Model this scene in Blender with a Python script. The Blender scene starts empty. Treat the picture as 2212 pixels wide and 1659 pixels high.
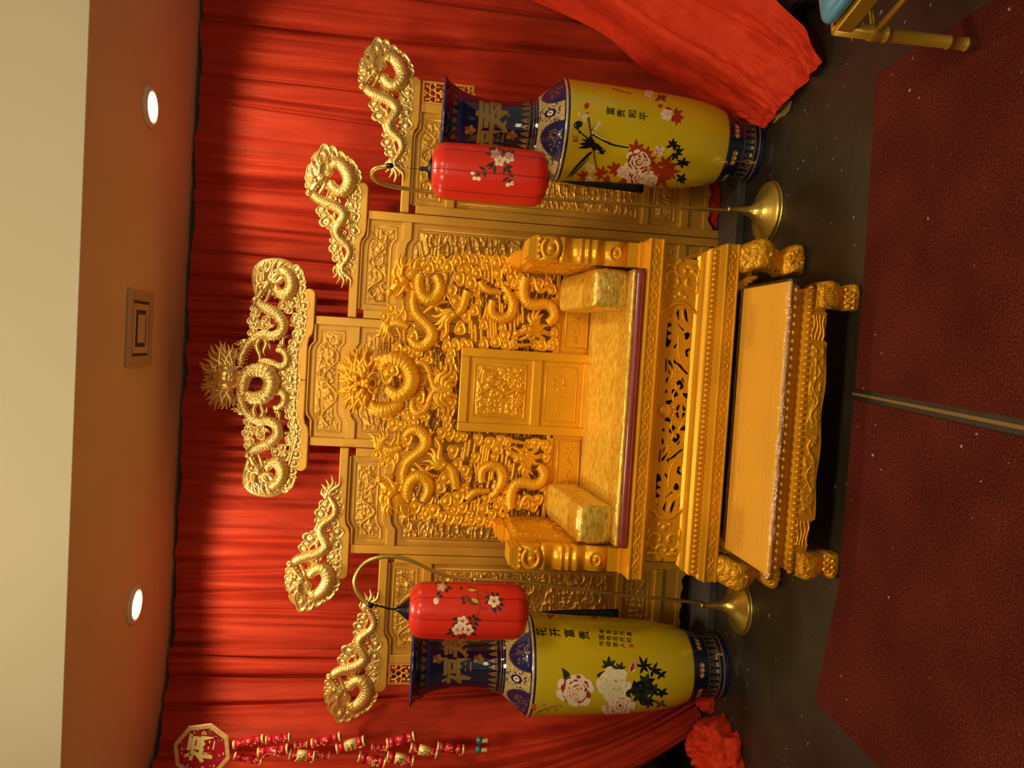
import bpy, bmesh, math, random
import numpy as np
from math import sin, cos, pi, radians, sqrt, atan2
from mathutils import Vector

# ------------------------------------------------------------------ camera, world, lights, exposure
SC = bpy.context.scene
COL = SC.collection
F = 1675.0
YAW, PITCH, ROLL = [radians(a) for a in (-2.411, 7.320, -3.221)]
CAM = np.array([0.0, 0.0, 1.62])
def _cam_axes():
    cy, sy = cos(YAW), sin(YAW)
    f = np.array([sy*cos(PITCH), cy*cos(PITCH), -sin(PITCH)])
    r = np.array([cy, -sy, 0.0]); d = np.cross(f, r)
    c, s = cos(ROLL), sin(ROLL)
    return np.array([c*r + s*d, -s*r + c*d, f])
AX = _cam_axes()
cam_data = bpy.data.cameras.new('camera'); cam = bpy.data.objects.new('camera', cam_data); COL.objects.link(cam)
cam_data.sensor_width = 36.0; cam_data.lens = F/2212*36.0; cam_data.clip_start = 0.05
m = [[AX[1][i], AX[0][i], -AX[2][i], CAM[i]] for i in range(3)] + [[0, 0, 0, 1]]   # the phone was held on its side
from mathutils import Matrix
cam.matrix_world = Matrix(m)
SC.camera = cam
SC.view_settings.view_transform = 'Standard'; SC.view_settings.look = 'None'
SC.view_settings.gamma = 1.0; SC.view_settings.use_curve_mapping = False
SC.view_settings.exposure = -0.10

def at(x, y, Y):
    """point on the upright plane at depth Y that the photograph shows at pixel (x, y)"""
    d = AX.T @ np.array([(829.5 - y)/F, (x - 1106)/F, 1.0])
    return CAM + d*(Y/d[1])

W = bpy.data.worlds.new('world'); SC.world = W; W.use_nodes = True
bg = W.node_tree.nodes['Background']; bg.inputs[0].default_value = (1.0, 0.80, 0.55, 1); bg.inputs[1].default_value = 0.30

SOFFIT = 2.82
LAMPS = [(0.965, 3.60), (-1.255, 3.665)]
def spot(name, loc, target, energy, size, blend, color, radius):
    l = bpy.data.lights.new(name, 'SPOT'); l.energy = energy; l.spot_size = radians(size); l.spot_blend = blend
    l.color = color; l.shadow_soft_size = radius
    o = bpy.data.objects.new(name, l); COL.objects.link(o); o.location = loc
    o.rotation_euler = (Vector(target) - Vector(loc)).to_track_quat('-Z', 'Y').to_euler()
    return o
def area(name, loc, target, energy, sx, sy, color):
    l = bpy.data.lights.new(name, 'AREA'); l.energy = energy; l.shape = 'RECTANGLE'; l.size = sx; l.size_y = sy; l.color = color
    o = bpy.data.objects.new(name, l); COL.objects.link(o); o.location = loc
    o.rotation_euler = (Vector(target) - Vector(loc)).to_track_quat('-Z', 'Y').to_euler()
    return o
for i, (lx, ly) in enumerate(LAMPS):
    spot('downlight_lamp', (lx, ly, SOFFIT - 0.035), (lx, ly + 0.05, 0), 58, 160, 0.30, (1.0, 0.84, 0.58), 0.05)
# two hall ceiling lamps in front of the stage, then one added low fill
area('hall_lamp_and_fill', (-1.0, 1.1, 3.6), (-0.3, 3.6, 1.0), 62, 0.7, 0.7, (1.0, 0.80, 0.52))
area('hall_lamp_and_fill', (1.1, 0.8, 3.6), (0.2, 3.6, 0.9), 50, 0.7, 0.7, (1.0, 0.80, 0.52))
area('hall_lamp_and_fill', (0.5, -1.6, 2.35), (-0.2, 4.0, 2.3), 20, 1.4, 0.5, (1.0, 0.80, 0.52))  # unseen fill behind the camera, added to brighten the soffit

# ------------------------------------------------------------------ materials
def new_mat(name):
    mt = bpy.data.materials.new(name); mt.use_nodes = True
    nt = mt.node_tree; b = nt.nodes['Principled BSDF']
    return mt, nt, b
def noise(nt, scale, detail=3, stretch=None, rough=0.5):
    tc = nt.nodes.new('ShaderNodeTexCoord'); n = nt.nodes.new('ShaderNodeTexNoise')
    n.inputs['Scale'].default_value = scale; n.inputs['Detail'].default_value = detail; n.inputs['Roughness'].default_value = rough
    if stretch:
        mp = nt.nodes.new('ShaderNodeMapping'); mp.inputs['Scale'].default_value = stretch
        nt.links.new(tc.outputs['Object'], mp.inputs[0]); nt.links.new(mp.outputs[0], n.inputs['Vector'])
    else:
        nt.links.new(tc.outputs['Object'], n.inputs['Vector'])
    return n
def ramp(nt, src, stops):
    r = nt.nodes.new('ShaderNodeValToRGB'); e = r.color_ramp.elements
    while len(e) < len(stops): e.new(0.5)
    for k, (p, c) in enumerate(stops):
        e[k].position = p; e[k].color = tuple(c) + (1,)
    nt.links.new(src, r.inputs[0]); return r
def bump(nt, b, src, strength, dist=0.01):
    bp = nt.nodes.new('ShaderNodeBump'); bp.inputs['Strength'].default_value = strength; bp.inputs['Distance'].default_value = dist
    nt.links.new(src, bp.inputs['Height']); nt.links.new(bp.outputs[0], b.inputs['Normal']); return bp
def mat(name, col, rough=0.5, metal=0.0, var=0.0, vscale=6, bmp=0.0, bscale=60, bdist=0.004, stretch=None, coat=0.0, spec=0.5, sheen=0.0):
    mt, nt, b = new_mat(name)
    b.inputs['Roughness'].default_value = rough; b.inputs['Metallic'].default_value = metal
    b.inputs['Specular IOR Level'].default_value = spec
    b.inputs['Coat Weight'].default_value = coat; b.inputs['Coat Roughness'].default_value = 0.06
    b.inputs['Sheen Weight'].default_value = sheen
    if var:
        n = noise(nt, vscale, 4, stretch)
        lo = [max(0, c*(1 - var)) for c in col]; hi = [min(1, c*(1 + var)) for c in col]
        r = ramp(nt, n.outputs[0], [(0.3, lo), (0.7, hi)]); nt.links.new(r.outputs[0], b.inputs['Base Color'])
    else:
        b.inputs['Base Color'].default_value = tuple(col) + (1,)
    if bmp:
        n2 = noise(nt, bscale, 3, stretch); bump(nt, b, n2.outputs[0], bmp, bdist)
    return mt

GOLD_T = mat('throne_gold_paint', (0.81, 0.385, 0.009), 0.36, 0.45, 0.10, 5, 0.12, 90, 0.003)
GOLD_S = mat('screen_gold_paint', (0.60, 0.315, 0.034), 0.38, 0.40, 0.10, 4, 0.10, 70, 0.003)
GOLD_C = mat('crest_gold_leaf', (0.78, 0.52, 0.15), 0.27, 0.75, 0.08, 9, 0.12, 120, 0.002)
GOLD_L = mat('brushed_brass', (0.56, 0.42, 0.085), 0.30, 0.85, 0.05, 9)
GOLD_CH = mat('chair_gold_paint', (0.50, 0.30, 0.03), 0.35, 0.6, 0.08, 12)
BLACKP = mat('black_painted_wood', (0.016, 0.014, 0.011), 0.45, 0, 0.3, 5)
BLACKC = mat('black_cord', (0.005, 0.005, 0.006), 0.4, spec=0.2)
GREYP = mat('grey_painted_board', (0.055, 0.05, 0.045), 0.5, 0, 0.35, 7)
CREAM = mat('cream_paint', (0.315, 0.28, 0.185), 0.75, 0, 0.03, 1.5)
SOFM = mat('tan_soffit_paint', (0.72, 0.54, 0.33), 0.7, 0, 0.05, 2.0)
WALLB = mat('brown_wall_paint', (0.20, 0.10, 0.06), 0.7, 0, 0.1, 3)
WHITE_P = mat('white_enamel', (0.78, 0.66, 0.47), 0.45)
DARKHOLE = mat('hollow_shade', (0.012, 0.009, 0.007), 0.9)

def scales(name, col, rough, metal, size):
    mt, nt, b = new_mat(name); b.inputs['Base Color'].default_value = tuple(col) + (1,); b.inputs['Roughness'].default_value = rough; b.inputs['Metallic'].default_value = metal
    tc = nt.nodes.new('ShaderNodeTexCoord'); v = nt.nodes.new('ShaderNodeTexVoronoi'); v.inputs['Scale'].default_value = size
    nt.links.new(tc.outputs['Object'], v.inputs['Vector']); bump(nt, b, v.outputs['Distance'], 0.40, 0.004); return mt
GOLD_TD = scales('throne_dragon_scales', (0.81, 0.385, 0.009), 0.36, 0.45, 170)
GOLD_CD = scales('crest_dragon_scales', (0.78, 0.52, 0.15), 0.29, 0.75, 170)

def fabric_red(name, col, hi, bs):
    mt, nt, b = new_mat(name)
    n = noise(nt, 3.5, 5, (6, 6, 0.7)); r = ramp(nt, n.outputs[0], [(0.32, col), (0.7, hi)])
    nt.links.new(r.outputs[0], b.inputs['Base Color'])
    b.inputs['Roughness'].default_value = 0.48; b.inputs['Specular IOR Level'].default_value = 0.22; b.inputs['Specular Tint'].default_value = (1, 0.35, 0.2, 1)
    b.inputs['Sheen Weight'].default_value = 0.06; b.inputs['Sheen Roughness'].default_value = 0.4
    b.inputs['Sheen Tint'].default_value = (1, 0.25, 0.1, 1)
    n2 = noise(nt, 9, 4, (4, 4, 0.5)); bump(nt, b, n2.outputs[0], bs, 0.03)
    return mt
CURT = fabric_red('red_satin', (0.32, 0.022, 0.010), (0.45, 0.036, 0.014), 0.2)
CURT2 = fabric_red('red_taffeta', (0.47, 0.026, 0.010), (0.58, 0.040, 0.014), 0.15)

def brocade():
    mt, nt, b = new_mat('gold_brocade')
    n = noise(nt, 95, 4, (0.30, 1, 1)); r = ramp(nt, n.outputs[0], [(0.36, (0.58, 0.33, 0.02)), (0.5, (0.80, 0.51, 0.04)), (0.66, (0.92, 0.68, 0.12))])
    nt.links.new(r.outputs[0], b.inputs['Base Color']); b.inputs['Metallic'].default_value = 0.45; b.inputs['Roughness'].default_value = 0.38
    n2 = noise(nt, 90, 3, (0.25, 1, 1)); bump(nt, b, n2.outputs[0], 0.5, 0.004)
    return mt
BROC = brocade()
MAROON = mat('maroon_satin', (0.24, 0.03, 0.035), 0.3, 0, 0.15, 9, coat=0.3)
def plastic():
    mt = bpy.data.materials.new('clear_plastic_wrap'); mt.use_nodes = True; nt = mt.node_tree; nt.nodes.clear()
    o = nt.nodes.new('ShaderNodeOutputMaterial'); mx = nt.nodes.new('ShaderNodeMixShader'); t = nt.nodes.new('ShaderNodeBsdfTransparent')
    g = nt.nodes.new('ShaderNodeBsdfGlossy'); g.inputs['Roughness'].default_value = 0.06; g.inputs['Color'].default_value = (1, 0.95, 0.9, 1)
    t.inputs[0].default_value = (0.95, 0.93, 0.90, 1)
    lw = nt.nodes.new('ShaderNodeLayerWeight'); lw.inputs[0].default_value = 0.25
    mr = nt.nodes.new('ShaderNodeMapRange'); mr.inputs[3].default_value = 0.05; mr.inputs[4].default_value = 0.45
    nt.links.new(lw.outputs['Fresnel'], mr.inputs[0]); nt.links.new(mr.outputs[0], mx.inputs[0])
    nt.links.new(t.outputs[0], mx.inputs[1]); nt.links.new(g.outputs[0], mx.inputs[2]); nt.links.new(mx.outputs[0], o.inputs[0])
    n = noise(nt, 22, 3, (1, 1, 1.6)); bp = nt.nodes.new('ShaderNodeBump'); bp.inputs['Strength'].default_value = 0.7; bp.inputs['Distance'].default_value = 0.02
    nt.links.new(n.outputs[0], bp.inputs['Height']); nt.links.new(bp.outputs[0], g.inputs['Normal']); nt.links.new(bp.outputs[0], lw.inputs['Normal'])
    return mt
PLASTIC = plastic()
def carpet_mat():
    mt, nt, b = new_mat('dark_red_carpet')
    n = noise(nt, 150, 3); n2 = noise(nt, 3.2, 4)
    r = ramp(nt, n.outputs[0], [(0.3, (0.045, 0.008, 0.005)), (0.55, (0.12, 0.020, 0.013)), (0.75, (0.19, 0.040, 0.026))])
    r2 = ramp(nt, n2.outputs[0], [(0.3, (0.66, 0.64, 0.62)), (0.7, (1.05, 1, 1))])
    mx = nt.nodes.new('ShaderNodeMix'); mx.data_type = 'RGBA'; mx.blend_type = 'MULTIPLY'; mx.inputs[0].default_value = 1
    nt.links.new(r.outputs[0], mx.inputs[6]); nt.links.new(r2.outputs[0], mx.inputs[7]); nt.links.new(mx.outputs[2], b.inputs['Base Color'])
    v = noise(nt, 46, 0); rv = ramp(nt, v.outputs[0], [(0.845, (0, 0, 0)), (0.86, (0.30, 0.27, 0.24))])
    ma = nt.nodes.new('ShaderNodeMix'); ma.data_type = 'RGBA'; ma.blend_type = 'ADD'; ma.inputs[0].default_value = 1
    nt.links.new(mx.outputs[2], ma.inputs[6]); nt.links.new(rv.outputs[0], ma.inputs[7]); nt.links.new(ma.outputs[2], b.inputs['Base Color'])
    b.inputs["Roughness"].default_value = 0.95; b.inputs["Specular IOR Level"].default_value = 0.05
    n3 = noise(nt, 260, 2); bump(nt, b, n3.outputs[0], 0.9, 0.006)
    return mt
CARPET = carpet_mat()
def floor_mat():
    mt, nt, b = new_mat('dark_stage_floor')
    n = noise(nt, 2.2, 6); r = ramp(nt, n.outputs[0], [(0.3, (0.012, 0.009, 0.005)), (0.7, (0.033, 0.025, 0.014))])
    v = noise(nt, 38, 1); r2 = ramp(nt, v.outputs[0], [(0.755, (0, 0, 0)), (0.775, (0.18, 0.17, 0.16))])
    mx = nt.nodes.new('ShaderNodeMix'); mx.data_type = 'RGBA'; mx.blend_type = 'ADD'; mx.inputs[0].default_value = 1
    nt.links.new(r.outputs[0], mx.inputs[6]); nt.links.new(r2.outputs[0], mx.inputs[7]); nt.links.new(mx.outputs[2], b.inputs['Base Color'])
    b.inputs['Roughness'].default_value = 0.42; n3 = noise(nt, 30, 4, (1, 4, 1)); bump(nt, b, n3.outputs[0], 0.15, 0.01)
    return mt
FLOORM = floor_mat()
def emit(name, col, s):
    mt, nt, b = new_mat(name); b.inputs['Base Color'].default_value = tuple(col) + (1,)
    b.inputs['Emission Color'].default_value = tuple(col) + (1,); b.inputs['Emission Strength'].default_value = s; return mt
LENS = emit('lamp_lens', (1.0, 0.88, 0.66), 22)
BLUEG = mat('cobalt_glaze', (0.005, 0.006, 0.026), 0.08, coat=0.6)
BLUEL = mat('blue_glaze', (0.010, 0.013, 0.09), 0.12, coat=0.5)
YELG = mat('yellow_glaze', (0.54, 0.40, 0.008), 0.20, 0, 0.03, 4, coat=0.4)
GILT = mat('gilt_paint', (0.25, 0.155, 0.045), 0.3, 0.3)
CREAMG = mat('cream_glaze', (0.46, 0.34, 0.15), 0.2, 0, 0.45, 120)
P_CREAM = mat('cream_enamel', (0.80, 0.66, 0.46), 0.3)
P_PINK = mat('pink_enamel', (0.62, 0.28, 0.20), 0.3)
P_RED = mat('crimson_enamel', (0.33, 0.03, 0.012), 0.3)
P_GREEN = mat('dark_leaf_enamel', (0.022, 0.030, 0.016), 0.3)
P_BLACK = mat('black_enamel', (0.006, 0.007, 0.008), 0.3)
P_BROWN = mat('brown_enamel', (0.13, 0.05, 0.015), 0.3)
P_SEAL = mat('seal_red_enamel', (0.55, 0.09, 0.02), 0.3)
P_PALE = mat('pale_green_enamel', (0.62, 0.58, 0.30), 0.3)
P_OCH = mat('ochre_enamel', (0.60, 0.33, 0.03), 0.3)
def lantern_skin():
    mt, nt, b = new_mat('red_lantern_skin'); b.inputs['Base Color'].default_value = (0.80, 0.04, 0.018, 1); b.inputs['Roughness'].default_value = 0.33
    b.inputs['Coat Weight'].default_value = 0.35; b.inputs['Coat Roughness'].default_value = 0.06
    t = nt.nodes.new('ShaderNodeBsdfTranslucent'); t.inputs[0].default_value = (0.95, 0.09, 0.03, 1); mx = nt.nodes.new('ShaderNodeMixShader'); mx.inputs[0].default_value = 0.35
    o = nt.nodes['Material Output']; nt.links.new(b.outputs[0], mx.inputs[1]); nt.links.new(t.outputs[0], mx.inputs[2]); nt.links.new(mx.outputs[0], o.inputs[0]); return mt
LANT = lantern_skin()
LANT_RIB = mat('dark_red_rib', (0.25, 0.01, 0.008), 0.4)
TURQ = mat('turquoise_bead', (0.02, 0.14, 0.15), 0.2, coat=0.5)
FOILR = mat('red_foil_paper', (0.52, 0.015, 0.03), 0.3, 0.25, 0.2, 40)
FOILG = mat('gold_foil', (0.85, 0.62, 0.20), 0.3, 0.35, 0.15, 60)
GILTD = mat('dull_gilt_paint', (0.11, 0.075, 0.03), 0.35, 0.2)
GOLD_TR = mat('throne_mask_carving', (0.81, 0.385, 0.009), 0.36, 0.45, 0.08, 9, 0.85, 42, 0.016)
BLUEPAD = mat('blue_vinyl', (0.06, 0.23, 0.36), 0.28, 0, 0.05, 6, coat=0.3)
PAPER = mat('yellow_paper', (0.40, 0.28, 0.06), 0.7)
CABLE = BLACKC

# ------------------------------------------------------------------ mesh builder
class MB:
    def __init__(s): s.V = []; s.F = []; s.M = []; s.S = []; s.n = 0
    def add(s, V, Fs, mat=0, smooth=True):
        V = np.asarray(V, float).reshape(-1, 3)
        s.V.append(V); n = s.n
        s.F.extend([tuple(int(i) + n for i in f) for f in Fs]); s.M.extend([mat]*len(Fs)); s.S.extend([smooth]*len(Fs)); s.n += len(V)
    def box(s, a, b, mat=0, smooth=False):
        x0, y0, z0 = a; x1, y1, z1 = b
        V = [(x0,y0,z0),(x1,y0,z0),(x1,y1,z0),(x0,y1,z0),(x0,y0,z1),(x1,y0,z1),(x1,y1,z1),(x0,y1,z1)]
        s.add(V, [(3,2,1,0),(4,5,6,7),(0,1,5,4),(1,2,6,5),(2,3,7,6),(3,0,4,7)], mat, smooth)
    def prism(s, poly, y0, y1, mat=0):
        """polygon in (x, z) extruded from y0 (front) to y1"""
        n = len(poly); V = [(x, y0, z) for x, z in poly] + [(x, y1, z) for x, z in poly]
        s.add(V, [tuple(range(n)), tuple(range(2*n - 1, n - 1, -1))] + [(i, i + n, (i + 1) % n + n, (i + 1) % n) for i in range(n)], mat, False)
    def grid(s, P, mat=0, smooth=True, closed_u=False):
        P = np.asarray(P, float); r, c = P.shape[:2]; Fs = []
        for i in range(r - 1):
            for j in range(c if closed_u else c - 1):
                k = (j + 1) % c; Fs.append((i*c + j, i*c + k, (i + 1)*c + k, (i + 1)*c + j))
        s.add(P.reshape(-1, 3), Fs, mat, smooth)
    def tube(s, pts, rad, k=10, mat=0, flat=None, cap=True, up=(0, 0, 1)):
        pts = np.asarray(pts, float); n = len(pts); rad = np.broadcast_to(np.asarray(rad, float), (n,)).copy()
        T = np.gradient(pts, axis=0); T /= np.maximum(np.linalg.norm(T, axis=1), 1e-9)[:, None]
        A = np.zeros((n, 3)); ref = np.array(up, float)
        if abs(T[0] @ ref) > 0.9: ref = np.array([1.0, 0, 0]) if abs(T[0][0]) < 0.9 else np.array([0, 1.0, 0])
        a = ref - T[0]*(ref @ T[0]); a /= np.linalg.norm(a)
        for i in range(n):
            a = a - T[i]*(a @ T[i]); a /= max(np.linalg.norm(a), 1e-9); A[i] = a
        B = np.cross(T, A); th = np.linspace(0, 2*pi, k, endpoint=False)
        fl = 1.0 if flat is None else flat
        P = pts[:, None] + rad[:, None, None]*(np.cos(th)[None, :, None]*A[:, None] + fl*np.sin(th)[None, :, None]*B[:, None])
        s.grid(P, mat, True, True)
        if cap:
            b = s.n - n*k; s.F.append(tuple(b + j for j in range(k))[::-1]); s.F.append(tuple(b + (n - 1)*k + j for j in range(k)))
            s.M += [mat, mat]; s.S += [True, True]
    def lathe(s, prof, c, k=64, mat=0, lobes=None, smooth=True):
        """profile [(r, z)] turned about the vertical through c=(x, y)"""
        th = np.linspace(0, 2*pi, k, endpoint=False); prof = np.asarray(prof, float)
        lf = np.ones(k) if lobes is None else lobes(th)
        P = np.zeros((len(prof), k, 3))
        P[..., 0] = c[0] + prof[:, :1]*lf*np.sin(th); P[..., 1] = c[1] - prof[:, :1]*lf*np.cos(th); P[..., 2] = prof[:, 1:2]
        s.grid(P, mat, smooth, True)
    def ell(s, c, r, mat=0, k=12, rows=8, R=None):
        th = np.linspace(0, pi, rows + 1); ph = np.linspace(0, 2*pi, k, endpoint=False)
        P = np.stack([np.sin(th)[:, None]*np.cos(ph), np.sin(th)[:, None]*np.sin(ph), np.cos(th)[:, None]*np.ones(k)], -1)*np.asarray(r, float)
        if R is not None: P = P @ np.asarray(R).T
        s.grid(P + np.asarray(c, float), mat, True, True)
    def build(s, name, mats, parent=None, bevel=0, origin=None):
        me = bpy.data.meshes.new(name)
        V = np.concatenate(s.V) if s.V else np.zeros((0, 3))
        if parent is not None: origin = ROOT[parent.name]
        elif origin is None: origin = ((V[:, 0].min() + V[:, 0].max())/2, (V[:, 1].min() + V[:, 1].max())/2, V[:, 2].min())
        V = V - np.asarray(origin)
        me.from_pydata(V.tolist(), [], s.F)
        for mt in (mats if isinstance(mats, (list, tuple)) else [mats]): me.materials.append(mt)
        me.polygons.foreach_set('material_index', s.M); me.polygons.foreach_set('use_smooth', s.S); me.update()
        o = bpy.data.objects.new(name, me); COL.objects.link(o)
        if parent is not None: o.parent = parent
        else: o.location = origin
        ROOT[o.name] = tuple(origin)
        if bevel:
            bv = o.modifiers.new('bevel', 'BEVEL'); bv.width = bevel; bv.segments = 2; bv.limit_method = 'ANGLE'; bv.angle_limit = radians(40)
            bv.harden_normals = False
        return o
ROOT = {}
def thing(name, label, cat, loc, group=None):
    o = bpy.data.objects.new(name, None); COL.objects.link(o); o.location = loc; o.empty_display_size = 0.1
    o['label'] = label; o['category'] = cat
    if group: o['group'] = group
    ROOT[o.name] = tuple(loc); return o
def tag(o, label, cat, group=None, kind=None):
    o['label'] = label; o['category'] = cat
    if group: o['group'] = group
    if kind: o['kind'] = kind
    return o
def struct(o): o['kind'] = 'structure'; return o

def catmull(P, n):
    P = np.asarray(P, float); P = np.vstack([2*P[0] - P[1], P, 2*P[-1] - P[-2]]); out = []
    for i in range(1, len(P) - 2):
        t = np.linspace(0, 1, n, endpoint=False)[:, None]; a, b, c, d = P[i - 1], P[i], P[i + 1], P[i + 2]
        out.append(0.5*((2*b) + (c - a)*t + (2*a - 5*b + 4*c - d)*t**2 + (-a + 3*b - 3*c + d)*t**3))
    out.append(P[-2][None]); return np.vstack(out)
_rng = np.random.RandomState(7)
_LAT = _rng.rand(256, 256)
def vnoise(x, y):
    xi = np.floor(x).astype(int); yi = np.floor(y).astype(int); fx = x - xi; fy = y - yi
    fx = fx*fx*(3 - 2*fx); fy = fy*fy*(3 - 2*fy); g = lambda a, b: _LAT[a % 256, b % 256]
    return (g(xi, yi)*(1 - fx) + g(xi + 1, yi)*fx)*(1 - fy) + (g(xi, yi + 1)*(1 - fx) + g(xi + 1, yi + 1)*fx)*fy

# ------------------------------------------------------------------ the room
XC = -0.208            # centre line of the throne and its screen
mb = MB(); mb.box((-3.2, -3.0, -0.1), (3.4, 4.6, 0.0)); struct(mb.build('floor', FLOORM))
mb = MB(); mb.box((-3.2, 4.42, 0), (3.4, 4.6, 2.82)); struct(mb.build('wall_back', CREAM))
mb = MB(); mb.box((-2.42, -3.0, 0), (-2.30, 4.42, 4.2)); struct(mb.build('wall_left', WALLB))
mb = MB(); mb.box((-2.30, 2.0, 0.0), (-2.262, 4.42, 0.13)); struct(mb.build('baseboard_left', BLACKP, bevel=0.004))
mb = MB(); mb.box((-3.2, 2.96, SOFFIT), (3.4, 4.6, SOFFIT + 0.1)); struct(mb.build('ceiling_soffit', SOFM))
mb = MB(); mb.box((-3.2, 2.958, SOFFIT + 0.001), (3.4, 3.1, 4.2)); struct(mb.build('wall_bulkhead', CREAM))
mb = MB(); mb.box((-3.2, -3.0, 4.2), (3.4, 3.1, 4.3)); struct(mb.build('ceiling', CREAM))
mb = MB(); mb.box((-1.60, 3.785, 0.0), (1.9, 4.40, 0.045)); tag(mb.build('stage_plinth', GREYP, bevel=0.004), 'low grey painted board platform under the gold screen', 'platform')

# recessed lamps and the square fitting between them
def downlight(lx, ly, label, first):
    t = thing('downlight', label, 'ceiling light', (lx, ly, SOFFIT), 'round downlights in the soffit')
    mb = MB(); mb.lathe([(0.062, SOFFIT - 0.012), (0.066, SOFFIT - 0.016), (0.088, SOFFIT - 0.012), (0.092, SOFFIT - 0.001), (0.06, SOFFIT - 0.0005)], (lx, ly), 40)
    mb.build('trim_ring', WHITE_P, t)
    mb = MB(); z = SOFFIT - 0.012; mb.lathe([(0.0001, z - 0.010), (0.03, z - 0.009), (0.052, z - 0.004), (0.064, z)], (lx, ly), 40); mb.build('lens', LENS, t)
downlight(*LAMPS[0], 'glowing round downlight in the soffit above the right vase', True)
downlight(*LAMPS[1], 'glowing round downlight in the soffit above the left vase', False)
t = thing('ceiling_vent', 'square stepped vent fitting in the soffit between the two downlights', 'vent', (0.0, 3.58, SOFFIT))
mb = MB(); z = SOFFIT
def ring(mb, cx, cy, a, b, h0, h1, w, mat=0):
    for (x0, y0, x1, y1) in ((-a, -b, a, -b + w), (-a, b - w, a, b), (-a, -b + w, -a + w, b - w), (a - w, -b + w, a, b - w)):
        mb.box((cx + x0, cy + y0, h0), (cx + x1, cy + y1, h1), mat)
ring(mb, 0, 3.58, 0.165, 0.15, z - 0.014, z, 0.045); mb.build('frame', mat('vent_tan', (0.52, 0.34, 0.19), 0.6), t, bevel=0.004)
mb = MB(); mb.box((-0.12, 3.475, z - 0.0035), (0.12, 3.685, z - 0.001)); mb.build('recess', mat('vent_shadow_brown', (0.10, 0.06, 0.03), 0.7), t)
mb = MB(); ring(mb, 0, 3.58, 0.108, 0.095, z - 0.012, z - 0.003, 0.028); mb.build('inner_step', mat('vent_cream', (0.60, 0.42, 0.25), 0.6), t, bevel=0.003)
mb = MB(); mb.box((-0.062, 3.545, z - 0.014), (0.062, 3.625, z - 0.004)); mb.build('cover_plate', bpy.data.materials['vent_cream'], t, bevel=0.003)

# ------------------------------------------------------------------ curtains
rs = random.Random(11)
def fold_fn(seed, n, length):
    r = random.Random(seed); c = sorted(r.uniform(0, length) for _ in range(n)); w = [r.uniform(0.008, 0.035) for _ in c]; a = [r.uniform(0.25, 1.0) for _ in c]
    c, w, a = map(np.array, (c, w, a))
    def f(s, t):
        h = np.zeros_like(s)
        for ci, wi, ai in zip(c, w, a):
            h -= ai*np.exp(-((s - ci - 0.03*np.sin(3*t + ci*9))/wi)**2)
        return h
    return f
def curtain(name, top, bot, nu, nv, label, zt, zb, seed, nfold, amp=0.028, pw=1.0, mat_=None, hem=None):
    """cloth hung between a top path and a bottom path (plan points), with real folds"""
    T = catmull([(x, y, 0) for x, y in top], 30)[:, :2]; B = catmull([(x, y, 0) for x, y in bot], 30)[:, :2]
    def resamp(P, n):
        d = np.r_[0, np.cumsum(np.linalg.norm(np.diff(P, axis=0), axis=1))]; q = np.linspace(0, d[-1], n)
        return np.stack([np.interp(q, d, P[:, 0]), np.interp(q, d, P[:, 1])], 1), d[-1]
    T, L = resamp(T, nu); B, _ = resamp(B, nu)
    v = np.linspace(0, 1, nv)[:, None]; s = np.linspace(0, L, nu)[None, :]
    w = v**pw
    X = T[None, :, 0]*(1 - w) + B[None, :, 0]*w; Y = T[None, :, 1]*(1 - w) + B[None, :, 1]*w
    zt_ = zt(s) if callable(zt) else zt; zb_ = zb(s) if callable(zb) else zb
    Z = (zt_)*(1 - v) + zb_*v
    tx = np.gradient(X, axis=1); ty = np.gradient(Y, axis=1); l = np.maximum(np.hypot(tx, ty), 1e-9); nx, ny = ty/l, -tx/l
    ff = fold_fn(seed, nfold, L); S = np.broadcast_to(s, X.shape); V = np.broadcast_to(v, X.shape)
    h = amp*(1.8*ff(S, V) + 0.5*np.sin(S*17 + 2*vnoise(S*3 + seed, V*2)) * 0.5 + 0.9*(vnoise(S*11 + seed, V*1.1) - 0.5) + 0.30*(vnoise(S*27 + seed, V*0.7) - 0.5) - 0.5*np.maximum(0, vnoise(S*19 + seed, V*0.5 + 7) - 0.72)/0.28)
    # gathers at the heading: many small pleats that die out below
    g = np.exp(-V*9)*0.005*np.sin(S*70 + 9*vnoise(S*7, V*3)) + np.exp(-V*4)*0.014*(vnoise(S*30, V*1.6) - 0.5)
    h = h*(0.35 + 0.65*np.clip(V*5, 0, 1)) + g
    sgn = 1.0 if np.mean(ny) < 0 else -1.0
    P = np.stack([X + nx*h*sgn, Y + ny*h*sgn, Z + 0*X], -1)
    mb = MB(); mb.grid(P); o = mb.build(name, mat_ or CURT)
    tag(o, label, 'curtain'); return o
wav = lambda s: 2.800 + 0.006*np.sin(s*9) + 0.005*np.sin(s*23 + 1)
curtain('curtain', [(3.2, 4.28), (1.9, 4.27), (0.5, 4.25), (-1.2, 4.22), (-1.90, 4.235)], [(3.2, 4.28), (1.9, 4.30), (0.5, 4.30), (-1.2, 4.26), (-1.90, 4.27)],
        900, 90, 'wide gathered red satin curtain hanging across the back wall behind the gold screen', wav, 0.05, 3, 60)
curtain('curtain', [(-1.66, 4.195), (-1.86, 4.165), (-2.02, 4.09), (-2.17, 3.98), (-2.235, 3.80), (-2.24, 3.4)], [(-1.66, 4.15), (-1.68, 4.06), (-1.71, 3.98), (-1.76, 3.92), (-1.82, 3.86), (-1.88, 3.78)],
        360, 90, 'red satin curtain in the left corner, gathered in towards the left vase foot', wav, 0.02, 5, 16, 0.03, 3.2)

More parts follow.
